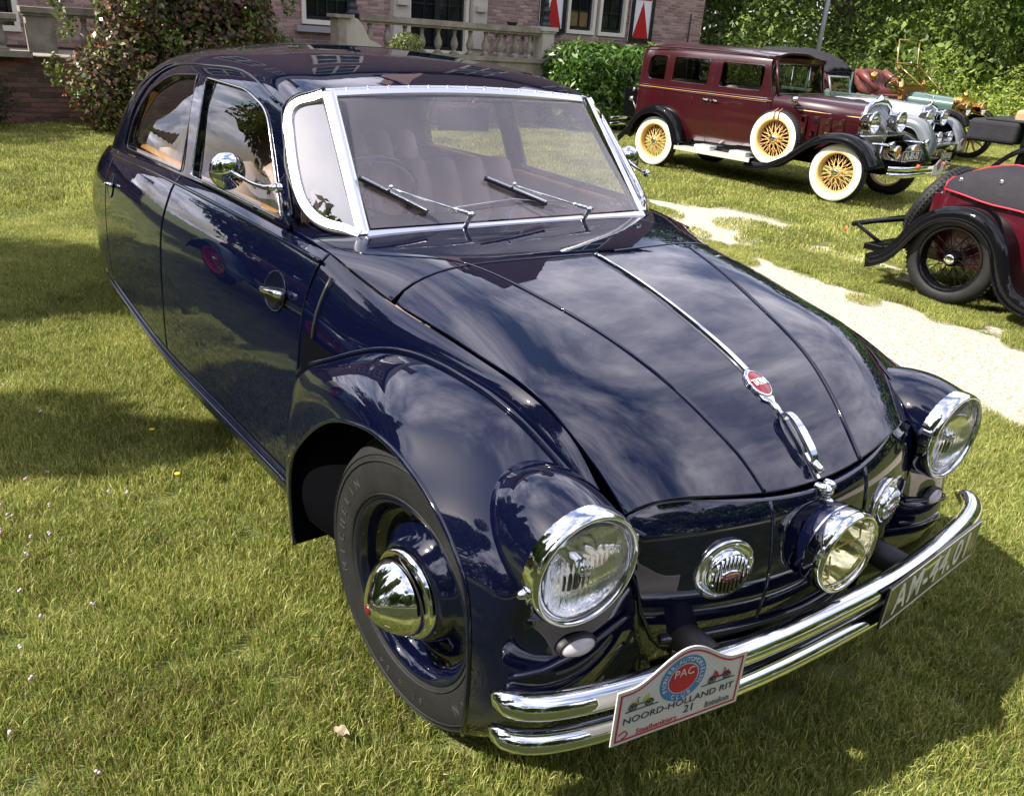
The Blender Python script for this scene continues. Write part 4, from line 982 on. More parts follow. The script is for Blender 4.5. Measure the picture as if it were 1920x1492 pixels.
def thin(P,thr):
    A=np.array(P); b_=bare(A[:,0],A[:,1]); k=(b_<thr)|(rng.random(len(A))<.02); sc=(1-.5*b_)*(.75+.6*fbm(A[:,0],A[:,1],.6,31)); A=A[k]; A[:,2]=gzf(A[:,0],A[:,1])-.004
    return A.tolist(),rng.uniform(0,6.28,len(A)),sc[k]
P,r_,s_=thin(pn,.5); tag(scatter('grass',near_m,P,r_,s_),'short mown lawn grass with dry tufts around the navy saloon','grass',kind='stuff')
P,r_,s_=thin(pf,.5); tag(scatter('far_grass',far_m,P,r_,s_),'sunlit mown lawn grass stretching back to the terrace wall','grass',kind='stuff')
# clover heads
b=MB()
for _ in range(46):
    x,y=rng.normal(-1.15,.45),rng.normal(-1.62,.28)
    if y>-1.1: continue
    for k in range(3): b.lathe([(0,.004),(.0035,.003),(.0045,0),(.002,-.003)],6,Matrix.Translation((x+rng.uniform(-.004,.004),y+rng.uniform(-.004,.004),.022+.003*k)))
tag(b.build('clover_flowers',mat('clover_pink_white',(.55,.40,.48),.8)),'tiny pale clover flowers dotted in the near left grass','clover flowers',kind='stuff')
for k,(x,y,lab) in enumerate(((.013,-.934,'crumpled pale dry leaf on the grass beside the near front tyre'),(-1.95,-1.62,'small brown fallen leaf lying far left on the lawn'))):
    b=MB(); n=9; pts=[]
    for i in range(n):
        t=i/(n-1); w_=.022*math.sin(PI*min(t*1.02,1))*(.8+.4*random.random()); z=.03+.015*random.random(); pts+=[(-.04+.08*t,-w_,z+.01*random.random()),(-.04+.08*t,0,z-.004),(-.04+.08*t,w_,z+.014*random.random())]
    b.add(pts,[(3*i+j,3*i+3+j,3*i+4+j,3*i+1+j) for i in range(n-1) for j in(0,1)]); o=b.build('fallen_leaf',mat('dry_leaf%d'%k,[(.30,.24,.16),(.20,.10,.05)][k],.8)); o.scale=(.62,.62,.62); o.location=(x,y,.012); o.rotation_euler=(0,0,.6+k); tag(o,lab,'leaf')
for k,(x,y) in enumerate(((-1.83,-.99),(-1.42,-.985))):
    o=empty('dandelion',(x,y,0),0,['yellow dandelion beside the sill towards the rear wheel','yellow dandelion in the grass under the middle of the sill'][k],'flower')
    b=MB(); [b.box((.006*math.cos(q),.006*math.sin(q),.038),(.010,.003,.003),rot=Matrix.Rotation(q,3,'Z')) for q in np.linspace(0,2*PI,10,endpoint=False)]; b.lathe([(0,.004),(.004,.003),(.005,0)],8,Matrix.Translation((0,0,.037))); b.build('flower_head',mat('dandelion_yellow',(.75,.6,.02),.7),o); b=MB(); b.tube([(0,0,-.01),(0,0,.036)],.0012,5); b.build('stem',MATS['grass_blade'],o)

# ================================================================ FOLIAGE
def leaves(name,C,n_per,size,matr,parent,seed,up=.3,aspect=.5,shell=None):
    """C = list of (centre, radii, weight): leaf quads spread through blobs, densest near the skin"""
    r=np.random.default_rng(seed); Ps=[];Ns=[]
    tot=sum(c[2] for c in C)
    for c,ra,w_ in C:
        n=int(n_per*w_/tot); d=r.normal(size=(n,3)); d/=np.linalg.norm(d,axis=1)[:,None]
        rad=(1-.55*r.random(n)**2.2)[:,None]
        lump=1+.22*(fbm(d[:,0]*2.3+seed,d[:,1]*2.3+d[:,2]*2,.5,seed)-.5)[:,None]*2
        Ps.append(np.array(c)+d*np.array(ra)*rad*lump); Ns.append(d)
    P=np.concatenate(Ps);D=np.concatenate(Ns); k=P[:,2]>.02; P,D=P[k],D[k]; n=len(P)
    nn_=D+r.normal(size=(n,3))*.75; nn_[:,2]+=up; nn_/=np.linalg.norm(nn_,axis=1)[:,None]
    t=np.cross(nn_,r.normal(size=(n,3)));t/=np.linalg.norm(t,axis=1)[:,None]+1e-9; b_=np.cross(nn_,t); L_=size*r.uniform(.6,1.25,n)[:,None]
    V=np.stack([P-t*L_*.5,P-b_*L_*aspect*.5+nn_*L_*.06,P+t*L_*.5,P+b_*L_*aspect*.5+nn_*L_*.06],1).reshape(-1,3)
    me=bpy.data.meshes.new(name); me.vertices.add(4*n); me.vertices.foreach_set('co',V.ravel()); me.loops.add(4*n); me.loops.foreach_set('vertex_index',np.arange(4*n)); me.polygons.add(n); me.polygons.foreach_set('loop_start',np.arange(n)*4); me.update(calc_edges=True)
    me.attributes.new('rnd','FLOAT','POINT').data.foreach_set('value',np.repeat(r.random(n),4).astype(np.float32)); me.materials.append(matr)
    return link(name,me,None,parent,False)
def branches(name,base,tips,r0,m,parent,seed=1):
    rr=random.Random(seed); b=MB(); base=Vector(base)
    for tp in tips:
        tp=Vector(tp); mid=base.lerp(tp,.5)+Vector((rr.uniform(-.1,.1),rr.uniform(-.1,.1),.1))*(tp-base).length*.5
        b.tube(curve([base,mid,tp],8),[r0*(1-.8*i/7) for i in range(8)],6)
    return b.build(name,m,parent)
BARK=mat('tree_bark',(.09,.065,.045),.9,noise=(9,.7,(.20,.17,.13)),bump=(25,.6))
LC=leafmat('copper_leaf',(.028,.038,.016),(.20,.11,.075),.2,.35,.35)
LCG=leafmat('shrub_green_leaf',(.05,.095,.015),(.22,.27,.06),.25,.35,.3)
LR=leafmat('red_tip_leaf',(.30,.03,.03),(.45,.12,.08),.3,.5)
LH=leafmat('laurel_leaf',(.022,.062,.010),(.13,.24,.035),.25,.28,.35)
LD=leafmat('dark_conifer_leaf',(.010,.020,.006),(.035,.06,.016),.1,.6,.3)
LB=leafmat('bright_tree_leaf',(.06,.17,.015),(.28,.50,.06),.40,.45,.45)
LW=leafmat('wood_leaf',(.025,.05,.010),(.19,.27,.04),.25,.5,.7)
LS=leafmat('scrub_leaf',(.09,.16,.02),(.38,.44,.08),.35,.5,.5)
LBX=leafmat('box_leaf',(.05,.08,.015),(.22,.24,.07),.25,.4,.2)
# copper-leaved shrub in front of the terrace wall
t=empty('copper_shrub',(-11.3,1.3,0),0,'tall dark copper leaved shrub with red tips growing against the terrace wall','shrub')
bl=[((0,-.95,.55),(.55,.40,.55),1),((0,-.55,1.0),(.6,.45,.55),1),((.1,-.2,.5),(.7,.55,.6),1.3),((0,-.35,1.55),(.6,.55,.5),1.2),((0,.2,1.0),(.75,.6,.6),1.5),((0,.35,1.7),(.7,.6,.6),1.5),((0,.7,1.2),(.7,.55,.6),1.3),((0,.9,2.0),(.7,.6,.6),1.2),((0,-.1,2.2),(.7,.7,.5),1.2),((0,1.05,1.45),(.6,.42,.45),1),((.1,.6,.5),(.7,.6,.55),1)]
leaves('crown',bl,17000,.085,LC,t,3,.5,.62); leaves('green_leaves',bl,8000,.08,LCG,t,4,.7,.62); leaves('red_tips',[(c,(a*1.08,b_*1.08,d*1.08),w_) for c,(a,b_,d),w_ in bl],900,.055,LR,t,5,.5,.6)
branches('trunk',(0,0,0),[c for c,_,_ in bl],.06,BARK,t)
rs=random.Random(5); sh_=[]
for _ in range(26): a=rs.uniform(-1.6,1.7); z=rs.uniform(.5,2.6); sh_.append(((rs.uniform(.3,.75),a*.95,z+.2),(.09,.13,.22),1))
leaves('shoots',sh_,2600,.07,LCG,t,9,.6,.55)
t=empty('dark_shrub',(-11.7,-1.25,0),0,'small dark evergreen shrub at the far left foot of the terrace wall','shrub')
leaves('crown',[((0,0,.4),(.4,.62,.45),1),((0,-.1,.75),(.35,.45,.35),1)],5000,.06,LD,t,6,.3,.35); leaves('light_tips',[((0,-.1,.85),(.36,.45,.30),1)],800,.06,LCG,t,7,.3,.35); branches('trunk',(0,0,0),[(0,.3,.5),(0,-.3,.6),(0,0,.9)],.03,BARK,t)
t=empty('laurel_hedge',(-11.6,9.6,0),0,'glossy green laurel hedge between the balustrade and the maroon sedan','hedge')
bl=[((.1*math.sin(k*2.1),-1.15+.42*k,z),(.62,.42,.42),1) for k in range(6) for z in (.35,.8,1.13)]
bl+=[((0,.95,1.35),(.5,.3,.25),.4)]
leaves('crown',bl,20000,.15,LH,t,8,.25,.34); branches('trunk',(0,0,0),[c for c,_,_ in bl[::3]],.03,BARK,t)
for k,(y,z,px) in enumerate(((2.80,1.22,''),(5.05,1.30,''))):
    t=empty('box_ball',(-11.6,y,0),0,['round clipped box ball on a stem beside the copper shrub','round clipped box ball on a stem in front of the balustrade'][k],'topiary')
    leaves('crown',[((0,0,z),(.25,.27,.20),1)],2600,.035,LBX,t,20+k,.2,.6); b=MB(); b.tube([(0,0,.3),(0,0,z)],.02,8); b.build('trunk',BARK,t); b=MB(); b.lathe([(.0,.02),(.15,.02),(.19,.32),(.22,.34),(.2,.36),(.0,.33)],20); b.build('pot',mat('terracotta',(.35,.15,.08),.8),t)
# trees and scrub on the right
def tree(name,loc,label,bl,n,size,m,th,seed,r0=.18,grp=None,cat='tree'):
    t=empty(name,loc,0,label,cat,grp); leaves('crown',bl,n,size,m,t,seed,.35,.5); b=MB(); b.tube(curve([(0,0,-.1),(.1,.05,th*.5),(0,0,th)],8),[r0*(1-.08*i) for i in range(8)],10); b.build('trunk',BARK,t)
    branches('limb',(0,0,th*.6),[c for c,_,_ in bl[:7]],r0*.5,BARK,t,seed); return t
def blobs(seed,n,R,z0,z1,rr=(.6,1.1)):
    r=random.Random(seed);o=[]
    for _ in range(n):
        a=r.uniform(0,2*PI);q=R*r.random()**.5*.8; z=r.uniform(z0,z1); k=r.uniform(*rr); o.append(((q*math.cos(a),q*math.sin(a),z),(k,k,k*.75),1))
    return o
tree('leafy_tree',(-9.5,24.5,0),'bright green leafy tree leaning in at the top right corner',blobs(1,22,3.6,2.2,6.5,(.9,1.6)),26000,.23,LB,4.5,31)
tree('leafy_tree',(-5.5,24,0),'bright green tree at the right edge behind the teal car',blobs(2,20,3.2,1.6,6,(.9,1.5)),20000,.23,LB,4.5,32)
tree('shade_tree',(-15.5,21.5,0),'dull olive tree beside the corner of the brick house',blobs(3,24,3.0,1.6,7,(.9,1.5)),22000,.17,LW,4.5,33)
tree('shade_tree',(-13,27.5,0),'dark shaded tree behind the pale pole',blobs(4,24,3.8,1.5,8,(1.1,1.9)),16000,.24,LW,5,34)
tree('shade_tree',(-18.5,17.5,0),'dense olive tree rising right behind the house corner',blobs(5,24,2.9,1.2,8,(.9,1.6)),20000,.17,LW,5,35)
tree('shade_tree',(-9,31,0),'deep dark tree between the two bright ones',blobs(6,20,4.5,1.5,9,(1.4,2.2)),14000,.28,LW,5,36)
sc_=[]
for k in range(26):
    t_=k/25; x=-15.0+10.5*t_; y=15.6+6.2*t_*(1-.15*t_)+random.uniform(-.4,.4); h=1.55-.5*t_+.35*math.sin(k*1.3); sc_.append(((x,y,h*.35),(.9,.8,h*.62),1)); sc_.append(((x-.4,y+1.0,h*.6),(.9,.9,h*.65),1))
b0=leaves('scrub',sc_,42000,.12,LS,None,41,.6,.32); tag(b0,'rough pale green bank of scrub and ivy behind the parked cars','scrub',kind='stuff')
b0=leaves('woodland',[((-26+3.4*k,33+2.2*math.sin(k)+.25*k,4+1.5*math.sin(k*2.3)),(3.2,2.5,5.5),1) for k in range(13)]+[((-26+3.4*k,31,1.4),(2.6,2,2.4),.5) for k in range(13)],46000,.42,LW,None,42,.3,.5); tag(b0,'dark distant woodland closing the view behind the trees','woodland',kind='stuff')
wv=[]
for k in range(46):
    a=R_(-150+k*6.6) ; Rr=24+3*math.sin(k*1.9); wv.append(((1+Rr*math.cos(a),-1+Rr*math.sin(a),3.6+1.2*math.sin(k*2.7)),(2.6,2.6,4.6+1.3*math.sin(k*1.3)),1))
wv=[q for q in wv if not (q[0][0]<-4 and q[0][1]>-8)]
b0=leaves('far_woodland',wv,60000,.55,LW,None,43,.3,.6); tag(b0,'wooded edge of the park all round behind the photographer','woodland',kind='stuff')
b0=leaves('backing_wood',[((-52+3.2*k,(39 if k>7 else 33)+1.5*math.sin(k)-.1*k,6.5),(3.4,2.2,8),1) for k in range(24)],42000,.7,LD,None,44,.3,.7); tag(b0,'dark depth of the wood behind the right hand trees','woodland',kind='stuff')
# thin pole
POLE=(-11.35,15.17,0)
b=MB(); b.tube([POLE,(POLE[0],POLE[1],5.5)],.05,10); tag(b.build('pole',mat('galvanised_pole',(.45,.45,.48),.4,.3)),'thin pale grey pole standing in the scrub behind the maroon sedan','pole')
# trees standing round the lawn behind the photographer (seen in the paint and chrome)
proto=None
ring=[(.35,-8.6,.9),(-3.0,-5.5,.29),(-1.45,-5.75,.22),(-5.6,-5.2,.36),(-3.2,-11.2,1.15),(-7.4,-10.6,1.25),(-11.2,-10.9,1.3),(-15,-10,1.4),(9,-7,1.25),(13,-2,1.4),(14,4,1.3),(12,10,1.45),(9.5,16,1.3),(2,22,1.2),(6,-12,1.5),(-9,-15,1.5),(17,-9,1.7),(16,13,1.6)]
for k,(x,y,s_) in enumerate(ring):
    if proto is None:
        proto=tree('park_tree',(0,0,0),'broad park tree standing across the lawn behind the photographer',blobs(9,22,2.7,2.0,5.6,(.8,1.5)),15000,.26,LW,3.5,51,.2,'trees behind the photographer'); o=proto
    else:
        o=proto.copy(); COL.objects.link(o)
        for ch in proto.children:
            c=ch.copy(); COL.objects.link(c); c.parent=o
    if 0<k<4: o['label']='slender tree beyond the left edge throwing shade on the near lawn'; o['group']='slender trees left of the frame'
    o.location=(x,y,0); o.rotation_euler=(0,0,k*1.7); o.scale=(s_,s_,s_*(2.6 if k==0 else 2.9 if k<4 else .9))

# ================================================================ TERRACE AND HOUSE
STONE=mat('weathered_stone',(.36,.32,.25),.9,noise=(5,.75,(.13,.12,.09)),bump=(30,.5))
STONEL=mat('pale_stone',(.55,.51,.43),.85,noise=(4,.4,(.35,.31,.25)),bump=(30,.3))
MORT=mat('mortar',(0.483,0.437,0.391),.95,bump=(60,.3)); MORTD=mat('old_mortar',(0.196,0.172,0.144),.95,bump=(60,.4))
BRK=[mat('brick_%s'%n_,c,.9,noise=(25,.5,c2),bump=(70,.5)) for n_,c,c2 in (('rose',(.40,.255,.215),(.32,.20,.175)),('dusky',(.33,.205,.18),(.26,.165,.15)),('pale',(.46,.31,.26),(.38,.25,.21)),('plum',(.28,.175,.16),(.21,.14,.13)))]
BRO=[mat('old_brick_%s'%n_,c,.92,noise=(18,.7,c2),bump=(60,.7)) for n_,c,c2 in (('brown',(0.240,0.128,0.090),(0.135,0.090,0.068)),('dark',(0.150,0.090,0.068),(0.075,0.060,0.045)),('red',(0.315,0.150,0.105),(0.180,0.105,0.075)))]
def brick_wall(par,x0,y0,y1,z0,z1,holes,bl,bh,mats,mort,back=.25,seed=1,maxn=300):
    """wall in the plane x=x0 facing +x; bricks proud of recessed mortar"""
    rr=random.Random(seed)
    # mortar slab with openings: strips
    zs=sorted({z0,z1}|{h[2] for h in holes}|{h[3] for h in holes}); zs=[z for z in zs if z0<=z<=z1]; mb=MB()
    for za,zb in zip(zs,zs[1:]):
        cuts=sorted([(h[0],h[1]) for h in holes if h[2]<=za+1e-6 and h[3]>=zb-1e-6]); y=y0
        for a,c in cuts+[(y1,y1)]:
            if a>y: mb.box((x0-.012-back/2,(y+a)/2,(za+zb)/2),(back,a-y,zb-za))
            y=max(y,c)
    mb.build('mortar',mort,par,smooth=False)
    sh=[]
    for k,m in enumerate(mats):
        for v in range(2):
            b=MB(); e=.004; L2,H2,D=bl/2-.005,bh/2-.005,.02
            vs=[(-D,-L2,-H2),(-D,L2,-H2),(-D,L2,H2),(-D,-L2,H2),(0,-L2+e,-H2+e),(0,L2-e,-H2+e),(0,L2-e,H2-e),(0,-L2+e,H2-e)]
            vs=[(p[0]+(rr.uniform(-.0015,.0015) if i>3 else 0),p[1],p[2]) for i,p in enumerate(vs)]
            b.add(vs,[(0,1,5,4),(1,2,6,5),(2,3,7,6),(3,0,4,7),(4,5,6,7)]); o=b.build('brick',m,None,smooth=False); sh.append(o.data); bpy.data.objects.remove(o)
    items=[]; row=0; z=z0+bh/2
    while z+bh/2<=z1+1e-6:
        y=y0+(0 if row%2 else -bl/2)+bl/2
        while y<y1+bl/2:
            a,c=max(y-bl/2,y0),min(y+bl/2,y1)
            segs=[(a,c)]
            for h in holes:
                if z+bh/2>h[2]+.01 and z-bh/2<h[3]-.01:
                    segs=[s for q in segs for s in ((q[0],min(q[1],h[0])),(max(q[0],h[1]),q[1])) if s[1]-s[0]>.03]
            for s in segs: items.append(((s[0]+s[1])/2,z,(s[1]-s[0])/bl))
            y+=bl
        z+=bh; row+=1
    vis=[i for i in items if infr((x0,i[0],i[1]),0.0)]; vis.sort(key=lambda i:(Vector((x0,i[0],i[1]))-CAMC).length); pick=set(vis[:maxn]); st=MB(); 
    for it in items:
        y,z,sc=it; me_=rr.choice(sh); dx=rr.uniform(-.003,.003)
        if it in pick:
            o=bpy.data.objects.new('brick',me_); COL.objects.link(o); o.parent=par; o.location=(x0+dx,y,z); o.scale=(1,sc,1)
        else:
            mi=mats.index(me_.materials[0]); st.add([(x0+dx+v.co.x,y+v.co.y*sc,z+v.co.z) for v in me_.vertices],[tuple(p.vertices) for p in me_.polygons],mi)
    if st.f: 
        o=st.build('brickwork',mats,par,smooth=False); o['kind']='stuff'
HX=-14.5
house=empty('brick_house',(0,0,0),0,'pinkish brick country house with red and white shutters behind the terrace','house')
W1=(4.36,5.40,1.50,3.25); DR=(6.50,7.90,1.10,3.7); W2=(10.42,12.12,1.68,3.3); W0=(-1.0,-.2,1.1,3.2)
brick_wall(house,HX,-4,14.62,.9,4.0,[W1,DR,W2,W0],.225,.066,BRK,MORT,.3,5)
b=MB(); b.box((HX-4.2,5.3,6.4),(8.3,18.5,4.8)); b.box((HX-4.2,5.3,.45),(8.3,18.55,.9)); b.box((HX-4.4,5.3,2.4),(7.8,18.5,3.4)); b.build('upper_wall',mat('far_brick',(.24,.17,.155),.9,noise=(3,.5,(.17,.12,.11))),house,smooth=False)
b=MB()
V=[(HX+.5,-4.6,8.8),(HX+.5,15.2,8.8),(HX-4.3,12.0,12.8),(HX-4.3,-1.5,12.8),(HX-9,-4.6,8.8),(HX-9,15.2,8.8)]
b.add(V,[(0,1,2,3),(1,5,2),(0,3,4),(4,3,2,5),(0,4,5,1)]); rf=b.build('roof',mat('slate_roof',(.06,.06,.07),.6,bump=(8,.5)),house,smooth=False)
for y in (1.0,9.6): b=MB(); b.box((HX-3.6,y,12.8),(.9,1.2,2.6)); b.box((HX-3.6,y,14.15),(1.1,1.4,.16)); b.build('chimney',MATS['far_brick'],rf,smooth=False)
b=MB(); b.box((HX-.2,9.0,9.6),(2.2,3.4,2.4)); b.add([(HX+.9,7.2,10.8),(HX+.9,10.8,10.8),(HX+.9,9.0,12.4),(HX-2,7.2,10.8),(HX-2,10.8,10.8),(HX-2,9.0,12.4)],[(0,1,2),(3,5,4),(0,2,5,3),(1,4,5,2)]); b.build('gable',MATS['far_brick'],rf,smooth=False)
FRM=mat('cream_frame',(.72,.68,.55),.5,noise=(6,.2,(.55,.5,.4))); BLKF=mat('black_green_paint',(.012,.016,.018),.3,0,.4); PANE=mat('dark_pane',(.010,.011,.013),.06,0,0,1.5); CURT=mat('gold_curtain',(.50,.38,.16),.8,bump=(14,.8))
def window(y0,y1,z0,z1,nx_,nz_,name='window',curtain=None,panes=None):
    w_=empty(name,(0,0,0)); w_.parent=house; x=HX-.02
    for (a,c,d,e) in ((y0,y0+.075,z0,z1),(y1-.075,y1,z0,z1)): b=MB(); b.box((x,(a+c)/2,(d+e)/2),(.14,c-a,e-d)); b.build('frame_post',FRM,w_,smooth=False)
    b=MB(); b.box((x,(y0+y1)/2,z0+.04),(.15,y1-y0-.152,.08)); b.build('frame_rail',FRM,w_,smooth=False); b=MB(); b.box((x,(y0+y1)/2,z1-.04),(.15,y1-y0-.152,.08)); b.build('frame_rail',FRM,w_,smooth=False)
    a,c,d,e=y0+.08,y1-.08,z0+.085,z1-.085; b=MB(); xx=x-.05
    b.box((xx,(a+c)/2,d+.03),(.06,c-a,.06)); b.box((xx,(a+c)/2,e-.03),(.06,c-a,.06)); b.box((xx,a+.025,(d+e)/2),(.06,.05,e-d-.124)); b.box((xx,c-.025,(d+e)/2),(.06,.05,e-d-.124)); b.build('sash',BLKF,w_,smooth=False)
    pw,ph=(c-a-.1)/nx_,(e-d-.12)/nz_
    for i in range(nx_):
        for j in range(nz_):
            b=MB(); b.box((xx-.02,a+.05+pw*(i+.5),d+.06+ph*(j+.5)),(.006,pw-.022,ph-.022)); m_=PANE if not panes or (i,j) not in panes else panes[(i,j)]; b.build('pane',m_,w_,smooth=False)
    b=MB()
    for i in range(1,nx_): b.box((xx,a+.05+pw*i,(d+e)/2),(.03,.024,e-d-.122))
    for j in range(1,nz_):
        for i in range(nx_): b.box((xx,a+.05+pw*(i+.5),d+.06+ph*j),(.029,pw-.026,.024))
    b.build('glazing_bar',BLKF,w_,smooth=False)
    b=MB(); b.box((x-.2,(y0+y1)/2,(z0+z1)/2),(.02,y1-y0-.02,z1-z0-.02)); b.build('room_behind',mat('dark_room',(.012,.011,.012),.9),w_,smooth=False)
    if curtain:
        for a_,c_ in curtain:
            b=MB(); n=24; V=[]
            for i in range(n): 
                y=a_+(c_-a_)*i/(n-1); xo=xx+.0-.045+.012*math.sin(i*1.9); V+=[(xo,y,z0+.15),(xo,y,z1-.1)]
            b.add(V,[(2*i,2*i+2,2*i+3,2*i+1) for i in range(n-1)]); b.build('curtain',CURT,w_)
    return w_
window(*W1,4,5,curtain=[(4.52,4.66)]); BRN=mat('bronze_pane',(.20,.14,.05),.35,noise=(9,.5,(.1,.07,.03)))
b=MB(); b.box((HX+.06,(W1[0]+W1[1])/2-.02,1.42),(.20,1.28,.10)); b.build('window_ledge',mat('grey_stone',(.30,.29,.29),.8,bump=(30,.3)),house,smooth=False)
window(10.42,11.22,1.68,3.3,2,4,panes={(0,0):BRN,(1,0):BRN}); window(11.32,12.12,1.68,3.3,2,4); window(*W0,2,4)
dr=window(*DR,4,6,'garden_door',curtain=[(7.55,7.8),(6.62,6.7)])
b=MB(); b.box((HX-.06,7.2,2.4),(.08,.12,2.5)); b.build('door_stile',BLKF,dr,smooth=False)
for y in (6.32,8.10):
    b=MB(); b.box((HX+.06,y,2.35),(.20,.34,2.7)); b.box((HX+.09,y,1.3),(.28,.42,.10)); b.box((HX+.10,y,2.0),(.26,.24,.10)); b.box((HX+.10,y,2.6),(.26,.22,.12)); b.build('door_pilaster',STONEL,house,smooth=False)
SRED=mat('shutter_red',(.42,.012,.015),.4,0,.2); SWH=mat('shutter_white',(.78,.77,.78),.4,0,.2)
for y0,y1,z0 in ((9.66,10.34,1.66),(12.22,12.92,1.60)):
    sh=empty('shutter'); sh.parent=house; x=HX+.05; z1=3.4; f_=.09
    b=MB(); b.box((x,(y0+y1)/2,(z0+z1)/2),(.04,y1-y0-.01,z1-z0)); b.build('shutter_panel',SWH,sh,smooth=False)
    b=MB()
    for c,d in (((x+.03,y0+f_/2,(z0+z1)/2),(.04,f_,z1-z0)),((x+.03,y1-f_/2,(z0+z1)/2),(.04,f_,z1-z0)),((x+.03,(y0+y1)/2,z0+f_/2),(.04,y1-y0-2*f_-.004,f_)),((x+.03,(y0+y1)/2,z1-f_/2),(.04,y1-y0-2*f_-.004,f_))): b.box(c,d)
    b.build('shutter_frame',BLKF,sh,smooth=False)
    ya,yb,ym=y0+f_,y1-f_,(y0+y1)/2; zb=z0+f_; zh=.80; k=0
    while zb+zh<z1 and k<2:
        b=MB(); b.add([(x+.024,ya+.015,zb),(x+.024,yb-.015,zb),(x+.024,ym,zb+zh*.97),(x+.020,ya+.015,zb),(x+.020,yb-.015,zb),(x+.020,ym,zb+zh*.97)],[(0,1,2),(3,5,4),(0,3,4,1),(1,4,5,2),(2,5,3,0)]); b.build('red_triangle',SRED,sh,smooth=False); zb+=zh; k+=1
for y,z in [(yy_,zz_) for zz_ in (4.4,6.8) for yy_ in (-2.5,1.2,4.9,8.9,12.4)]+[(8.9,9.1)]:
    b=MB(); b.box((HX+.02,y,z+.85),(.12,1.3,1.7)); uw=b.build('upper_window_frame',MATS['cream_frame'],house,smooth=False)
    for dy in (-.3,.3):
        for dz in (.45,1.25): b=MB(); b.box((HX+.09,y+dy,z+dz),(.02,.5,.68)); b.build('pane',PANE,uw,smooth=False)
b=MB(); b.tube([(HX+.06,14.15,1.0),(HX+.06,14.15,2.32)],.018,8); b.build('wall_rod',BLACK,house)
# terrace
ter=empty('garden_terrace',(0,0,0),0,'raised brick garden terrace with weathered stone coping and balusters','terrace')
TX=-12.3
brick_wall(ter,TX,-4,9.0,0,.86,[],.225,.066,BRO,MORTD,.3,8)
b=MB(); b.box((TX-1.2,2.5,.80),(2.0,13,.12)); b.build('terrace_floor',STONE,ter,smooth=False)
b=MB(); b.box((TX-.02,-2.1,.895),(.42,3.6,.07)); b.box((TX-.02,2.2,.905),(.42,3.9,.09)); b.build('coping',STONE,ter,smooth=False)
b=MB(); b.box((TX-.1,6.4,1.0),(.5,4.4,.26)); b.box((TX-.05,6.4,1.15),(.46,4.5,.07)); b.build('plinth',STONE,ter,smooth=False)
BP=[(.055,0),(.06,.02),(.06,.04),(.038,.06),(.034,.075),(.055,.11),(.068,.16),(.064,.20),(.045,.26),(.030,.31),(.028,.35),(.036,.37),(.045,.385),(.033,.40),(.052,.42),(.055,.44)]
def baluster(x,y,z,h): 
    b=MB(); b.lathe([(r*1.05,z_*h/.44) for r,z_ in BP],16,Matrix.Translation((x,y,z))); b.box((x,y,z+.008),(.13,.13,.03)); b.box((x,y,z+h-.012),(.125,.125,.03)); return b.build('baluster',STONE,ter,sharp=40)
def rail(a,c,z,w_=.24,h=.09):
    a,c=Vector(a),Vector(c); d=(c-a).normalized(); b=MB(); b.box(((a+c)/2+Vector((0,0,z))),((c-a).length if abs(d.x)>.5 else w_,(c-a).length if abs(d.y)>.5 else w_,h)); b.box(((a+c)/2+Vector((0,0,z-h*.72))),((c-a).length if abs(d.x)>.5 else w_*.7,(c-a).length if abs(d.y)>.5 else w_*.7,h*.45)); b.build('handrail',STONE,ter,smooth=False)
rail((TX,4.50,0),(TX,8.14,0),1.675); rail((TX-.2,8.32,0),(TX-1.9,8.32,0),1.62,.2,.07)
for k in range(11): baluster(TX,4.72+.325*k,1.19,.43)
for k in range(5): baluster(TX-.45-.32*k,8.32,1.15,.42)
rail((TX,-4,0),(TX,-.42,0),1.36,.22,.07)
for k in range(9): baluster(TX,-.62-.26*k,.93,.37)
rail((TX,.18,0),(TX,2.4,0),1.47,.24,.09); 
for k in range(7): baluster(TX,.40+.30*k,.95,.46)
def pedestal(y0,y1,z0,z1,cap=True,m=STONEL):
    b=MB(); b.box((TX,(y0+y1)/2,(z0+z1)/2),(.30,y1-y0,z1-z0)); 
    if cap: b.box((TX,(y0+y1)/2,z1+.035),(.40,y1-y0+.10,.07)); b.box((TX,(y0+y1)/2,z1-.02),(.35,y1-y0+.05,.03))
    b.build('pedestal',m,ter,smooth=False)
pedestal(-.32,.02,.93,1.42,True,STONE); pedestal(8.16,8.42,1.0,1.68)
# scrolled newel at the head of the steps
b=MB(); pr=[(0,0),(0,.46),(.10,.50),(.22,.47),(.33,.36),(.42,.18),(.62,.10),(.66,.03),(.62,0)]
V=[(TX+.12,4.24+y,1.17+z) for y,z in pr]+[(TX-.14,4.24+y,1.17+z) for y,z in pr]; n=len(pr); b.add(V,[tuple(range(n))[::-1],tuple(range(n,2*n))]+[(i,(i+1)%n,n+(i+1)%n,n+i) for i in range(n)]); b.build('scroll_newel',STONEL,ter,smooth=False)
b=MB(); b.box((TX,4.17,1.40),(.34,.14,.50)); b.box((TX,4.2,1.67),(.40,.30,.05)); b.build('newel_block',STONE,ter,smooth=False)
LMP=[(.13,0),(.14,.02),(.10,.05),(.085,.09),(.10,.12),(.075,.15),(.06,.20),(.085,.23),(.09,.27),(.055,.30),(.045,.36),(.06,.38),(.04,.42),(.032,.9),(.05,.92),(.12,1.0),(.16,1.35),(.18,1.37),(.03,1.55),(0,1.6)]
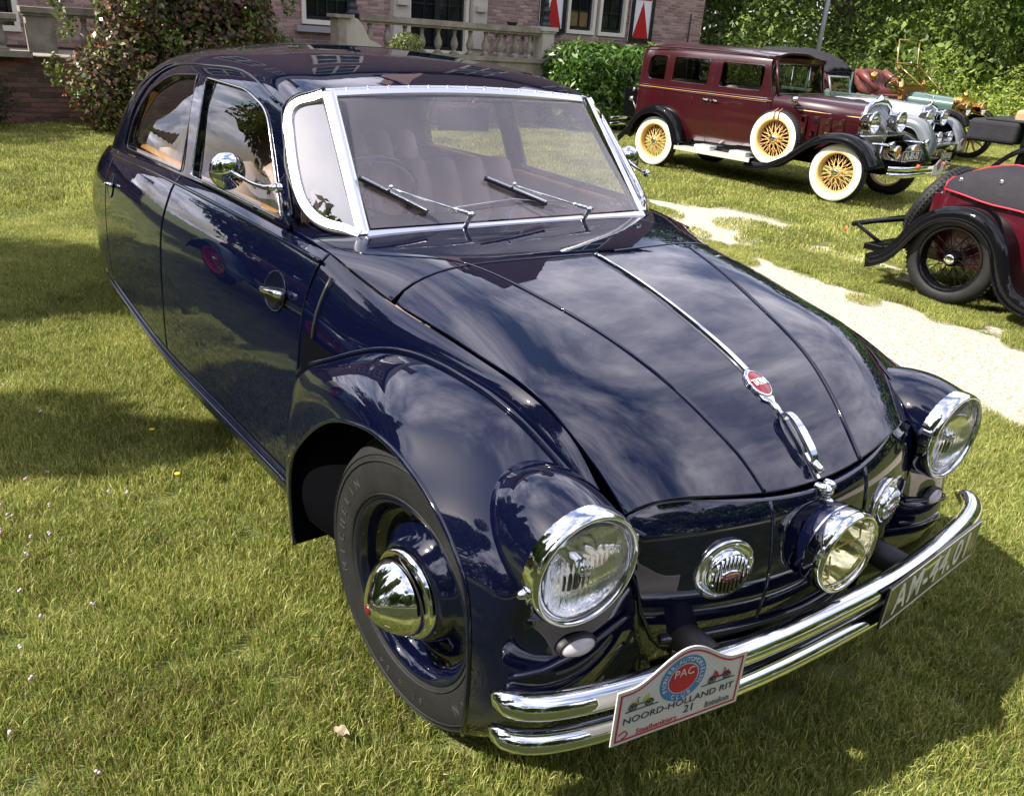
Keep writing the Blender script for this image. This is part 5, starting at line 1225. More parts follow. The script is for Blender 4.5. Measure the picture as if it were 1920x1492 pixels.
for y,z,lab in ((4.42,1.70,'black cast iron lantern post on the scrolled left newel'),(8.30,1.755,'black cast iron lantern post on the right balustrade pedestal')):
    b=MB(); b.lathe([(r*.85,h) for r,h in LMP],14,Matrix.Translation((TX,y,z))); 
    for k in range(4): a=k*PI/2+.4; b.lathe([(.0,.03),(.025,.02),(.028,0),(.02,-.02)],8,Matrix.Translation((TX+.07*math.cos(a),y+.07*math.sin(a),z+.26)))
    tag(b.build('lantern_post',mat('cast_iron',(.02,.03,.035),.4,.2)),lab,'lantern')
b=MB(); b.lathe([(.0,.02),(.07,.02),(.11,.07),(.12,.075),(.10,.08),(0,.05)],16,Matrix.Translation((TX,7.55,1.71))); tag(b.build('stone_bowl',mat('dark_bowl',(.05,.05,.05),.6)),'small dark bowl standing on the balustrade handrail','bowl')
# hydrangeas mirrored in the rear side window, standing out of frame on the left lawn
HY=mat('hydrangea_pink',(.50,.26,.34),.8,noise=(30,.6,(.35,.25,.45)))
t=empty('hydrangea_bush',(-4.6,-5.6,0),0,'pink hydrangea bush out on the left lawn, mirrored in the rear window','shrub')
leaves('crown',[((dx,dy,.4),(.5,.5,.42),1) for dx in(-1,-.4,.3,.9) for dy in(0,.3)],4000,.12,LB,t,61,.6,.6)
b=MB()
for k in range(36): x,y=random.uniform(-1.4,1.3),random.uniform(-.3,.5); b.lathe([(0,.08),(.06,.06),(.085,0),(.06,-.05),(0,-.06)],10,Matrix.Translation((x,y+.2,.62+random.uniform(-.15,.15))))
o=b.build('flower_heads',HY,t); o['kind']='stuff'
# ================================================================ VINTAGE CARS BEHIND
MAR=mat('maroon_paint',(.032,.002,.005),.3,0,.8); MARR=mat('claret_paint',(.055,.0015,.007),.3,0,.7)
BLP=mat('black_paint',(.004,.004,.005),.25,0,.8,coatior=1.42); BLP.node_tree.nodes['Principled BSDF'].inputs['Specular IOR Level'].default_value=0; SIL=mat('silver_grey_paint',(.36,.37,.41),.28,.2,.9); GRYP=mat('slate_grey_paint',(.16,.17,.19),.3,.1,.9)
CRM=mat('cream_wheel_paint',(.75,.50,.20),.35,0,.5); WW=mat('whitewall_rubber',(.80,.77,.66),.55); BRASS=mat('brass',(.80,.52,.16),.12,1.); GRN=mat('pale_green_paint',(.07,.13,.105),.3,0,.8); TEAL=mat('teal_paint',(.02,.08,.12),.35,0,.7)
CANV=mat('black_canvas',(.012,.011,.015),.8,noise=(6,.5,(.028,.025,.032)),bump=(18,.5)); REDP=mat('red_piping',(.45,.02,.04),.5); OXB=mat('oxblood_leather',(.13,.035,.03),.4,noise=(8,.4,(.20,.07,.05))); AMB=mat('amber_glass',(.75,.25,.01),.15,0,.5); TANC=mat('tan_canvas',(.42,.27,.15),.8); ALU=mat('bright_aluminium',(.85,.85,.84),.35,.6)
CREAMC=mat('cream_cushion',(.50,.46,.38),.8); CGL=glassmat('car_glass',(.55,.56,.55),1.5); WOOD=mat('varnished_wood',(.28,.13,.04),.4)
def ring_pts(c,R,n,ax='y'): return [Vector(c)+Vector((R*math.cos(2*PI*i/n),0,R*math.sin(2*PI*i/n))) for i in range(n)]
def wire_wheel(par,x,y,z,s,R,tw,rimR,spokes,hubm,tyre=RUBBER,wwall=None,rimm=None,spm=None,name='wheel',tilt=None,ns=40,wood=False):
    """s=-1 outward is -y"""
    wl=empty(name); wl.parent=par; M=axisM((x,y,z),tilt or (0,s,0),(1,0,0)); h=tw/2
    b=MB(); b.lathe([(rimR,-h*.5),(rimR+.01,-h*.9),(R*.5+rimR*.5,-h*1.05),(R*.93,-h*.85),(R,-h*.35),(R,h*.35),(R*.93,h*.85),(R*.5+rimR*.5,h*1.05),(rimR+.01,h*.9),(rimR,h*.5)],44,M,close=True); ty=b.build('tyre',tyre,wl)
    b=MB()
    for k in range(60):
        a=2*PI*k/60
        for q in (-.22,.22): b.box(M@Vector((R*math.cos(a),R*math.sin(a),h*q)),(.014,.016,h*.32),rot=(M@Matrix.Rotation(a,4,'Z')).to_3x3())
    o=b.build('tyre_tread',tyre,ty,smooth=False); o['kind']='stuff'
    if wwall: b=MB(); b.lathe([(rimR+.006,h*.9),(rimR+.02,h*1.04),(R*.5+rimR*.5,h*1.10),(R*.88,h*.99),(R*.915,h*.90)],44,M); b.build('whitewall',wwall,ty)
    b=MB(); b.lathe([(rimR+.012,h*.96),(rimR-.006,h*1.0),(rimR-.016,h*.7),(rimR-.022,0),(rimR-.016,-h*.7),(rimR+.004,-h*.9)],44,M); b.build('rim',rimm,wl)
    b=MB(); hr=R*.17
    if wood:
        for k in range(spokes): a=2*PI*k/spokes; b.tube([M@Vector((hr*.8*math.cos(a),hr*.8*math.sin(a),0)),M@Vector((rimR*math.cos(a),rimR*math.sin(a),0))],[.022,.015],6)
    else:
        for k in range(spokes):
            a=2*PI*k/spokes; tw_=.38*(1 if k%2 else -1); hh=.55*h if k%4<2 else -.35*h
            b.tube([M@Vector((hr*math.cos(a+tw_),hr*math.sin(a+tw_),hh*1.2)),M@Vector(((rimR-.015)*math.cos(a),(rimR-.015)*math.sin(a),0))],.0042,4,cap=False)
    o=b.build('spokes',spm,wl,smooth=False); o['kind']='stuff'
    b=MB(); b.lathe([(hr*1.0,-.03),(hr*1.02,h*.3),(hr*.8,h*.65),(hr*.72,h*.7)],28,M); b.build('hub_shell',rimm if not wood else spm,wl)
    b=MB(); b.lathe([(hr*.74,h*.62),(hr*.72,h*.85),(hr*.55,h*1.0),(hr*.30,h*1.04),(0,h*1.05)],28,M); hc=b.build('hub_cap',hubm,wl); b=MB(); b.lathe([(hr*.42,h*1.035),(hr*.40,h*1.07),(hr*.34,h*1.03)],24,M); b.build('hub_ring',BLACK if hubm is CHROME else hubm,hc)
    return wl
def fender(par,path,y0,y1,drop,m,name='fender',skirt=.05,lean=.0):
    """swept wing: path in x,z; dome across y0..y1 (y1 is the outer edge)"""
    P=curve([(x,0,z) for x,z in path],46); k=len(P); V=[];n=11
    for i,p in enumerate(P):
        t=(P[min(i+1,k-1)]-P[max(i-1,0)]).normalized(); nm=Vector((-t.z,0,t.x)); nm=nm if True else nm
        taper=1-.0*abs(i/(k-1)-.5)
        for j in range(n):
            q=j/(n-1); u=2*q-1; off=-drop*abs(u)**3; yy=y0+(y1-y0)*q
            if j==n-1: off-=skirt
            V.append(p+nm*off+Vector((0,yy,0)))
    V2=[v-Vector((0,0,0)) for v in V]
    F=[(i*n+j,i*n+j+1,(i+1)*n+j+1,(i+1)*n+j) for i in range(k-1) for j in range(n-1)]
    b=MB(); b.add(V,F)
    o=b.build(name,m,par)
    md=o.modifiers.new('thick','SOLIDIFY'); md.thickness=.012; md.offset=-1
    b=MB(); b.tube([V[i*n+n-1] for i in range(k)],.009,6); b.build('wing_bead',m,o)
    return o
def lamp(par,x,y,z,R,m=CHROME,glass=LENS,name='headlamp',L=1.3):
    h=empty(name); h.parent=par; M=axisM((x,y,z),(1,0,0),(0,1,0))
    b=MB(); b.lathe([(R*1.02,.01),(R*1.04,-.01),(R*.98,-.02),(R*.93,-R*.35*L),(R*.72,-R*.8*L),(R*.4,-R*1.1*L),(0,-R*1.22*L)],24,M); b.build('shell',m,h)
    b=MB(); b.lathe([(R*1.04,-.008),(R*1.03,.012),(R*.92,.016),(R*.9,.006)],24,M); b.build('rim',m,h)
    b=MB(); b.lathe([(R*.92,.006),(R*.5,.02),(0,.025)],24,M); b.build('lens',glass,h); b=MB(); b.lathe([(R*.9,.002),(R*.6,-R*.4),(0,-R*.6)],24,M); b.build('reflector',REFLECT,h)
    return h
def boxp(par,name,c,d,m,rot=None,bev=.0): 
    b=MB(); b.box(c,d,rot); o=b.build(name,m,par,smooth=False)
    if bev: md=o.modifiers.new('bevel','BEVEL'); md.width=bev; md.segments=3
    return o
def plate(par,x,y,z,s,w_=.46,h_=.11,yaw=0):
    p=empty('number_plate'); p.parent=par; M=Matrix.Translation((x,y,z))@Matrix.Rotation(yaw,4,'Z')@Matrix(((0,0,1,0),(1,0,0,0),(0,1,0,0),(0,0,0,1)))
    b=MB(); b.box((0,0,0),(w_,h_,.01)); o=b.build('plate',MATS['plate_black'],p,smooth=False); o.data.transform(M)
    b=MB(); b.box((0,h_/2-.005,.0055),(w_-.012,.006,.002)); b.box((0,-h_/2+.005,.0055),(w_-.012,.006,.002)); b.box((w_/2-.005,0,.0055),(.006,h_-.018,.002)); b.box((-w_/2+.005,0,.0055),(.006,h_-.018,.002)); o=b.build('plate_border',MATS['plate_cream'],p,smooth=False); o.data.transform(M)
    text_obj('lettering',s,h_*.92,M@Matrix.Translation((0,0,.006)),WHITE,p,.001,xs=.88,bold=.002)
def rally(loc,rz,label,sc=1.):
    r=empty('rally_plate',loc,rz,label,'rally plate','rally plates on the front bumpers'); M=Matrix(((0,0,1,0),(1,0,0,0),(0,1,0,0),(0,0,0,1)))@Matrix.Scale(sc,4)
    flat('board',ro(),-.003,0,PW,r,M); oo,ii=ro(off=.007),ro(off=.0135); n=len(oo); b=MB(); b.add([(x,y,.001) for x,y in oo]+[(x,y,.001) for x,y in ii],[(i,(i+1)%n,n+(i+1)%n,n+i) for i in range(n)]); o=b.build('red_border',PR,r,smooth=False); o.data.transform(M)
    for r0,m,zo in ((.054,PBL,.001),(.035,PR,.002)):
        b=MB(); b.lathe([(r0,zo),(0,zo)],24,M@Matrix.Translation((0,.052,0))); b.build('club_badge_disc',m,r,smooth=False)
    return r
# ---------------------------------------------------------------- maroon sedan
ang=math.atan2(.412,2.739)
def loc_of(x,y,rz,lx,ly): c,s_=math.cos(rz),math.sin(rz); return (x+c*lx-s_*ly,y+s_*lx+c*ly,0)
SED=empty('vintage_sedan',loc_of(-7.455,6.908,ang,0,.72),ang,'tall maroon and black vintage sedan with cream wire wheels and whitewall tyres','car'); S=SED
body_st=[(-.56,.55),(-.53,.60),(-.40,.645),(0,.665),(.8,.675),(1.3,.67),(1.72,.64)]
def sed_prof(x,w_):
    e=min(1,max(0,(x+.58)/.28)); rz_=1.655-.03*((x-.4)/1.2)**2-.10*(1-e)**2; 
    return [(w_-.05,.40),(w_-.01,.55),(w_,.80),(w_-.003,1.02),(w_-.012,1.10),(w_-.035,1.38),(w_-.05,1.48),(w_-.085,1.56-.02*(1-e)),(w_-.18,rz_-.045),(w_-.38,rz_-.012),(0,rz_)]
netS=Net([[(x,-y,z) for y,z in sed_prof(x,w_)]+[(x,y,z) for y,z in sed_prof(x,w_)[::-1]][1:] for x,w_ in body_st],us=[q[0] for q in body_st]); vmS=(netS.vs[0]+netS.vs[-1])/2
def sv(net,vmid,x,z,far=False):
    lo,hi=net.vs[0],vmid
    for _ in range(24):
        m=(lo+hi)/2
        if net([x],[m])[0][2]<z: lo=m
        else: hi=m
    v=(lo+hi)/2; return (x,v if not far else 2*vmid-v)
wins=[rnd([(-.37,1.155),(-.37,1.47),(-.045,1.47),(-.045,1.155)],[.10,.12,.03,.03]),rnd([(.09,1.155),(.09,1.47),(.68,1.47),(.68,1.155)],.035),rnd([(.87,1.155),(.87,1.46),(1.50,1.455),(1.50,1.155)],[.035,.04,.05,.04])]
wheelarch=[(-.42,.40),(-.42,.58),(-.28,.70),(0,.76),(.30,.66),(.42,.50),(.44,.40)]
v0,v1=netS.vs[0],netS.vs[-1]
holesS=[[sv(netS,vmS,x,z,f) for x,z in w_] for w_ in wins for f in(False,True)]
outS=[(-.56,v0),(1.70,v0),(1.70,v1),(-.56,v1)]
zf=[sv(netS,vmS,1.70,z) for z in (.42,1.12)]; 
outS=[(-.56,v0),(1.70,v0),(1.68,sv(netS,vmS,1.68,1.10)[1]),(1.60,sv(netS,vmS,1.6,1.30)[1]),(1.56,sv(netS,vmS,1.56,1.50)[1]),(1.56,sv(netS,vmS,1.56,1.6)[1]),(1.58,vmS)]
outS=outS+[(u,2*vmS-v) for u,v in outS[::-1][1:]]
surf_panel('body',netS,outS,MAR,S,step=.06,holes=holesS,outward=(0,0,1),thick=.03,fold=.006)
for w_ in wins:
    for f in(False,True):
        q=[sv(netS,vmS,x,z,f) for x,z in w_]; g=surf_panel('side_window',netS,q,CGL,S,step=.15,outward=(0,1 if f else -1,.1),thick=0,fold=0)
        for vtx in g.data.vertices: vtx.co.y*=.965
        b=MB(); b.tube([Vector(netS([u],[v])[0])*1. for u,v in q],.006,6,closed=True); b.build('window_bead',MAR,g)
# rear panel with window
b=MB(); n_=41; vv_=np.linspace(v0,v1,n_); P=netS([-.56]*n_,vv_); c0=[(-.60,p[1]*.8,p[2]*.93+.06) for p in P]; c1=[(-.62,p[1]*.45,1.05+(p[2]-1.05)*.55) for p in P]
b.add([tuple(p) for p in P]+c0+c1+[(-.62,0,1.05)],[(i,i+1,n_+i+1,n_+i) for i in range(n_-1)]+[(n_+i,n_+i+1,2*n_+i+1,2*n_+i) for i in range(n_-1)]+[(2*n_+i,2*n_+i+1,3*n_) for i in range(n_-1)]); b.build('rear_panel',MAR,S)
boxp(S,'rear_window',(-.625,0,1.33),(.012,.5,.22),PANE,bev=.004)
for f in (-1,1):
    for z,m_,r_ in ((1.075,MAR,.010),(1.055,mat('gold_stripe',(.65,.32,.12),.4),.0035),(1.035,MAR,.007)):
        pts=[Vector(netS([x],[sv(netS,vmS,x,z)[1]])[0]) for x in np.linspace(-.55,1.68,26)]
        b=MB(); b.tube([Vector((p.x,p.y*-f+ (.003*f),p.z)) for p in pts],r_,6); b.build('belt_line',m_,S)
    b=MB(); b.tube([(x,f*(.600),1.585-.03*((x-.4)/1.2)**2-.035*max(0,(-.35-x)/.2)) for x in np.linspace(-.5,1.58,20)],.011,6); b.build('drip_rail',MAR,S)
    for xs_ in (-.02,.775,1.60):
        pts=[Vector(netS([xs_],[sv(netS,vmS,xs_,z)[1]])[0]) for z in np.linspace(.45 if xs_>0 else .78,1.50,14)]
        b=MB(); b.tube([Vector((p.x,-f*p.y*1.001,p.z)) for p in pts],.0035,5); b.build('door_gap',BLACK,S)
    for xs_ in (.70,.86):
        b=MB(); b.tube([(xs_-.05,f*.70,.985),(xs_+.05,f*.70,.975)],.009,6); b.tube([(xs_+(.05 if xs_<.8 else -.05),f*.665,.98),(xs_+(.05 if xs_<.8 else -.05),f*.705,.98)],.012,6); b.build('door_handle',CHROME,S)
    for xs_ in (.10,1.05): boxp(S,'valance_plate',(xs_+.35,f*.655,.43),(.26,.02,.05),BLP)
    fender(S,[(-.66,.36),(-.50,.52),(-.34,.72),(-.12,.83),(.12,.83),(.32,.72),(.44,.54),(.50,.40)],f*.52,f*.84,.05,BLP,'rear_wing',.06)
    fender(S,[(1.55,.335),(1.80,.36),(2.10,.50),(2.36,.70),(2.62,.80),(2.86,.80),(3.06,.72),(3.20,.58),(3.26,.48)],f*.46,f*.84,.06,BLP,'front_wing',.05)
    rb=boxp(S,'running_board',(1.05,f*.72,.335),(1.15,.27,.035),BLP,bev=.01); boxp(rb,'board_edge',(1.05,f*.862,.335),(1.2,.016,.05),ALU); boxp(rb,'board_mat',(1.05,f*.76,.356),(1.12,.16,.006),ALU)
    for xs_ in (.86,1.42): boxp(rb,'step_plate',(xs_,f*.72,.385),(.26,.20,.06),ALU,bev=.025)
    boxp(S,'frame_valance',(1.0,f*.62,.40),(1.3,.04,.14),BLP)
# front part: cowl and bonnet
hs=[(1.66,.63,1.12,1.135),(1.95,.52,1.10,1.155),(2.4,.43,1.07,1.145),(2.74,.34,1.03,1.125)]
netH=Net([[(x,-w_,.55),(x,-w_,.80),(x,-w_,zs_-.06),(x,-w_*.93,zs_),(x,-w_*.6,zt-.02),(x,0,zt),(x,w_*.6,zt-.02),(x,w_*.93,zs_),(x,w_,zs_-.06),(x,w_,.80),(x,w_,.55)] for x,w_,zs_,zt in hs],us=[h[0] for h in hs])
grid_surf('bonnet',netH,np.linspace(1.66,2.74,20),np.linspace(netH.vs[0],netH.vs[-1],50),MAR,S,(0,0,1))
for f in(-1,1):
    b=MB(); b.tube([(x,f*(float(np.interp(x,[1.95,2.4,2.74],[.522,.432,.342]))),.985-.02*(x-1.9)) for x in np.linspace(1.95,2.73,10)],.006,6); b.build('bonnet_moulding',CRM,S)
    for k in range(4):
        x=2.08+.15*k; y=f*(float(np.interp(x,[1.95,2.4,2.74],[.524,.434,.344]))); vd=boxp(S,'vent_door',(x,y,.81),(.10,.016,.24),MAR,bev=.004)
        for dz in(-.075,.075): boxp(vd,'vent_trim',(x,y+f*.012,.81+dz),(.045,.008,.055),CHROME)
    b=MB(); b.lathe([(0,.03),(.03,.026),(.04,0),(.03,-.05),(0,-.08)],14,axisM((1.98,f*.60,1.10),(1,0,0))); b.tube([(1.98,f*.5,1.05),(1.98,f*.6,1.08)],.008,6); b.build('cowl_lamp',CHROME,S)
    # side-mounted spare
    sp=wire_wheel(S,1.88,f*.735,.63,f,.345,.13,.235,44,CHROME,RUBBER,WW,CRM,CRM,'spare_wheel')
    for dx_ in (-.03,.03): b=MB(); b.tube([(1.88+dx_,f*.80,.86),(1.88+dx_,f*.81,.95),(1.88+dx_,f*.74,.985)],.008,6); b.build('strap',mat('strap_leather',(.35,.14,.05),.6),sp)
    for x in (0,2.77): wire_wheel(S,x,f*.70,.355,f,.355,.14,.235,44,CHROME,RUBBER,WW,CRM,CRM)
    lamp(S,2.92,f*.36,.93,.125); lamp(S,3.22,f*.24,.63,.075,CHROME,AMB,'fog_lamp')
    b=MB(); b.lathe([(0,.03),(.03,.0),(.05,.06),(.0,.05)],14,axisM((3.20,f*.48,.72),(1,0,0))); b.tube([(2.85,f*.48,.70),(3.2,f*.48,.72)],.015,8); b.build('horn',CHROME,S)
    b=MB(); b.lathe([(.0,.035),(.03,.02),(.035,-.02),(.0,-.05)],12,axisM((-.63,f*.60,.86),(-1,0,0))); b.tube([(-.5,f*.60,.70),(-.6,f*.60,.84)],.01,6); b.build('tail_lamp',CHROME,S)
    b=MB(); b.lathe([(0,.012),(.028,.008),(.032,-.02)],12,axisM((3.56,f*.36 ,.52),(1,0,0))); b.build('side_marker',mat('orange_lens',(.6,.12,.02),.3),S)
b=MB(); b.tube([(2.90,-.62,.78),(2.93,-.36,.78),(2.94,0,.78),(2.93,.36,.78),(2.90,.62,.78)],.012,8); b.build('lamp_bar',CHROME,S)
# radiator
rad=empty('radiator'); rad.parent=S
oo=[(-.30,.50),(-.34,.70),(-.345,.95),(-.30,1.08),(-.18,1.14),(0,1.155)]; oo=oo+[(-a,c) for a,c in oo[::-1][1:]]
b=MB(); b.tube([(2.76,y,z) for y,z in oo]+[(2.78,0,.48)],.035,10,closed=True); b.build('shell',CHROME,rad)
b=MB(); b.add([(2.76,y,z) for y,z in oo],[tuple(range(len(oo)))]); b.build('core',mat('radiator_core',(.25,.24,.22),.5,.6,bump=(90,.8)),rad,smooth=False)
for k in range(-8,9): 
    b=MB(); b.tube([(2.772,k*.036,.52),(2.772,k*.036,1.12-.12*(abs(k)/8)**3)],.004,5); b.build('grille_bar',CHROME,rad)
b=MB(); b.lathe([(.05,0),(.05,.02),(.03,.04),(.012,.06),(0,.07)],16,Matrix.Translation((2.76,0,1.165))); b.build('cap',CHROME,rad)
# windshield, visor
fr=empty('windshield'); fr.parent=S
b=MB(); b.add([(1.70,-.54,1.15),(1.70,.54,1.15),(1.61,.54,1.47),(1.61,-.54,1.47)],[(0,1,2,3)]); b.build('pane',CGL,fr,smooth=False)
b=MB(); b.tube([(1.705,-.57,1.13),(1.705,.57,1.13),(1.61,.57,1.50),(1.61,-.57,1.50)],.022,8,closed=True); b.build('frame',MAR,fr)
for y in(-.25,.18): b=MB(); b.tube([(1.66,y,1.46),(1.73,y-.10,1.24)],.006,6); b.build('wiper',CHROME,fr)
b=MB(); b.box((1.60,0,1.53),(.10,1.15,.05)); b.build('header',MAR,S,smooth=False)
# inside
for x in (.15,1.05):
    boxp(S,'seat',(x-.12,0,.95),(.16,1.12,.46),CREAMC,bev=.05); boxp(S,'seat_cushion',(x+.15,0,.74),(.5,1.12,.16),CREAMC,bev=.04)
boxp(S,'floor',(.7,0,.45),(2.4,1.15,.05),DARK); boxp(S,'chassis',(1.5,0,.42),(3.3,.75,.10),DARK)
b=MB(); b.tube([(1.48+.0,-.32+.2*math.cos(a),1.10+.19*math.sin(a)) for a in np.linspace(0,2*PI,24,endpoint=False)],.011,6,closed=True); b.build('steering_wheel',BLACK,S)
# bumpers, plates, trunk at the back
for z in (.50,.43): b=MB(); b.tube([(3.40,-.80,z),(3.53,-.6,z),(3.56,0,z),(3.53,.6,z),(3.40,.80,z)],.026,8,flat=.5,upv=(1,0,0)); b.build('front_bumper_bar',CHROME,S)
for f in(-1,1): b=MB(); b.tube([(3.0,f*.34,.42),(3.54,f*.38,.45)],.022,6); b.build('bumper_iron',BLP,S)
for z in (.56,.48):
    for f in(-1,1): b=MB(); b.tube([(-.86,f*.74,z),(-.92,f*.5,z),(-.93,f*.3,z)],.022,8,flat=.5,upv=(1,0,0)); b.build('rear_bumper_bar',CHROME,S)
for f in(-1,1): b=MB(); b.tube([(-.4,f*.45,.45),(-.91,f*.48,.52)],.02,6); b.build('bumper_iron',BLP,S)
tr=boxp(S,'luggage_trunk',(-.76,0,.80),(.26,.95,.42),BLP,bev=.03); 
for f in(-1,1): b=MB(); b.lathe([(0,.02),(.025,.012),(.03,0)],10,axisM((-.70,f*.48,.98),(0,f,0))); b.build('trunk_corner',CHROME,tr)
plate(S,3.40,-.26,.62,'AL-85-32',.50,.12)
rl=rally(loc_of(-7.455,6.908,ang,3.60,.72-.0),ang,'small white rally plate on the bumper of the maroon sedan',1.0); rl.location=(*loc_of(SED.location.x,SED.location.y,ang,3.60,.10)[:2],.47)
# ---------------------------------------------------------------- silver roadster
c2=loc_of(-6.33,11.22,ang+.02,-2.65,.70)
RD=empty('vintage_roadster',c2,ang+.02,'silver and slate grey open roadster with its windshield folded down beside the maroon sedan','car')
for f in(-1,1):
    for x in(0,2.65): wire_wheel(RD,x,f*.66,.35,f,.35,.14,.23,40,CHROME,RUBBER,None,GRYP,GRYP)
    fender(RD,[(1.60,.33),(1.85,.38),(2.15,.58),(2.42,.78),(2.66,.84),(2.88,.78),(3.02,.62),(3.10,.42),(3.10,.30)],f*.44,f*.82,.07,GRYP,'front_wing',.08)
    fender(RD,[(-.6,.34),(-.42,.58),(-.2,.74),(.05,.78),(.3,.66),(.45,.45)],f*.5,f*.82,.06,GRYP,'rear_wing',.06)
    boxp(RD,'running_board',(1.05,f*.70,.33),(1.2,.25,.03),BLP)
    lamp(RD,2.78,f*.30,.82,.125); lamp(RD,2.98,f*.22,.55,.085,name='spot_lamp')
    wire_wheel(RD,1.75,f*.70,.66,f,.34,.13,.23,30,CHROME,RUBBER,None,GRYP,GRYP,'spare_wheel')
hs=[(.3,.60,.98,1.00),(1.35,.58,.99,1.02),(1.8,.44,.96,1.04),(2.2,.37,.94,1.02),(2.62,.30,.92,1.0)]
nR=Net([[(x,-w_,.45),(x,-w_,.75),(x,-w_,zs_-.06),(x,-w_*.9,zs_),(x,-w_*.5,zt-.015),(x,0,zt),(x,w_*.5,zt-.015),(x,w_*.9,zs_),(x,w_,zs_-.06),(x,w_,.75),(x,w_,.45)] for x,w_,zs_,zt in hs],us=[h[0] for h in hs])
grid_surf('bonnet',nR,np.linspace(1.25,2.62,18),np.linspace(nR.vs[0],nR.vs[-1],40),SIL,RD,(0,0,1))
sd_=[(x,v) for x,v in ((-.5,0),)]
for f in(-1,1): boxp(RD,'body_side',(.40,f*.58,.70),(1.75,.05,.50),SIL,bev=.02)
boxp(RD,'tail',(-.45,0,.70),(.35,1.15,.45),SIL,bev=.12); boxp(RD,'floor',(.6,0,.42),(2.4,1.1,.06),DARK); boxp(RD,'seat',(.35,0,.80),(.2,1.05,.45),OXB,bev=.06); boxp(RD,'chassis',(1.8,0,.40),(2.4,.6,.10),DARK)
rad=empty('radiator'); rad.parent=RD
b=MB(); b.tube([(2.66,-.27,.42),(2.65,-.30,.8),(2.64,-.24,.96),(2.64,0,1.01),(2.64,.24,.96),(2.65,.30,.8),(2.66,.27,.42)],.03,10,closed=True); b.build('shell',CHROME,rad)
for k in range(-6,7): b=MB(); b.tube([(2.67,k*.042,.44),(2.66,k*.042,.97-.05*(abs(k)/6)**2)],.006,5); b.build('grille_bar',CHROME,rad)
boxp(rad,'core',(2.63,0,.70),(.02,.52,.52),DARK)
b=MB(); b.lathe([(.03,0),(.03,.02),(.01,.05),(.02,.10),(0,.13)],12,Matrix.Translation((2.64,0,1.03))); b.build('mascot',CHROME,rad)
wsf=empty('windshield'); wsf.parent=RD
b=MB(); b.tube([(1.15,-.50,1.02),(1.15,.22,1.02),(1.05,.22,1.30),(1.05,-.50,1.30)],.016,6,closed=True); b.build('frame',mat('grey_green_frame',(.35,.42,.40),.3,.5),wsf)
b=MB(); b.add([(1.15,-.49,1.03),(1.15,.21,1.03),(1.055,.21,1.29),(1.055,-.49,1.29)],[(0,1,2,3)]); b.build('pane',CGL,wsf,smooth=False)
b=MB(); b.tube([(2.95,-.66,.40),(3.06,-.4,.40),(3.08,0,.40),(3.06,.4,.40),(2.95,.66,.40)],.045,10,flat=.35,upv=(1,0,0)); b.build('bumper',CHROME,RD)
for f in(-1,1): b=MB(); b.tube([(2.6,f*.30,.38),(3.05,f*.32,.40)],.02,6); b.build('bumper_iron',BLP,RD)
b=MB(); b.box((2.86,0,.46),(.5,1.1,.02)); b.build('valance',GRYP,RD,smooth=False)
plate(RD,3.10,-.08,.27,'DE-87-06',.46,.12)
rl=rally((0,0,0),ang,'small white rally plate at the bumper end of the silver roadster',1.0); rl.location=(*loc_of(RD.location.x,RD.location.y,ang,3.14,.42)[:2],.42)
# ---------------------------------------------------------------- brass era tourer
c3=loc_of(-7.05,13.50,ang,-3.1,.70)
BT=empty('brass_era_tourer',c3,ang,'brass trimmed green veteran tourer with tufted oxblood seats and folded black hood','car'); T=BT
for f in(-1,1):
    for x in(0,3.1): wire_wheel(T,x,f*.68,.40,f,.40,.10,.32,12,BRASS,RUBBER,None,BLP,WOOD,wood=True)
    fender(T,[(2.30,.40),(2.60,.62),(2.90,.86),(3.15,.90),(3.38,.82),(3.52,.66)],f*.50,f*.80,.03,BLP,'front_wing',.03)
    fender(T,[(-.5,.5),(-.3,.78),(0,.90),(.3,.82),(.5,.55)],f*.50,f*.80,.03,BLP,'rear_wing',.03)
    boxp(T,'running_board',(1.4,f*.66,.42),(1.9,.28,.03),WOOD)
    boxp(T,'body_side',(.75,f*.54,.78),(2.3,.04,.42),GRN,bev=.02)
    lamp(T,3.30,f*.36,.92,.12,BRASS,LENS,'brass_headlamp',1.6)
    h=empty('side_lamp'); h.parent=T; b=MB(); b.lathe([(.0,.20),(.02,.19),(.03,.15),(.06,.13),(.065,.0),(.05,-.04),(.0,-.06)],12,Matrix.Translation((2.05,f*.48,1.12))); b.build('shell',BRASS,h); b=MB(); b.lathe([(.05,.0),(.04,.015),(0,.02)],14,axisM((2.11,f*.48,1.17),(1,0,0))); b.build('lens',LENS,h)
b=MB(); V=[]; 
hsx=[(2.15,.34,1.04,1.12),(3.0,.27,1.00,1.06)]
nT=Net([[(x,-w_,.62),(x,-w_,.80),(x,-w_,zs_),(x,-w_*.6,zt),(x,0,zt+.01),(x,w_*.6,zt),(x,w_,zs_),(x,w_,.80),(x,w_,.62)] for x,w_,zs_,zt in [(2.15,.34,1.02,1.11),(2.5,.31,1.01,1.09),(3.0,.27,.99,1.06)]],us=[2.15,2.5,3.0]); grid_surf('bonnet',nT,np.linspace(2.15,3.0,8),np.linspace(nT.vs[0],nT.vs[-1],36),GRN,T,(0,0,1))
b=MB(); b.box((3.06,0,.84),(.14,.60,.52)); b.build('radiator',BRASS,T,smooth=False); boxp(T,'radiator_core',(3.135,0,.80),(.012,.46,.38),DARK); b=MB(); b.lathe([(.05,0),(.055,.05),(.03,.08),(0,.09)],14,Matrix.Translation((3.06,0,1.10))); b.build('radiator_cap',BRASS,T)
boxp(T,'dashboard',(2.08,0,1.10),(.08,.95,.28),WOOD,bev=.01); boxp(T,'dash_trim',(2.13,0,1.24),(.03,.98,.03),BRASS)
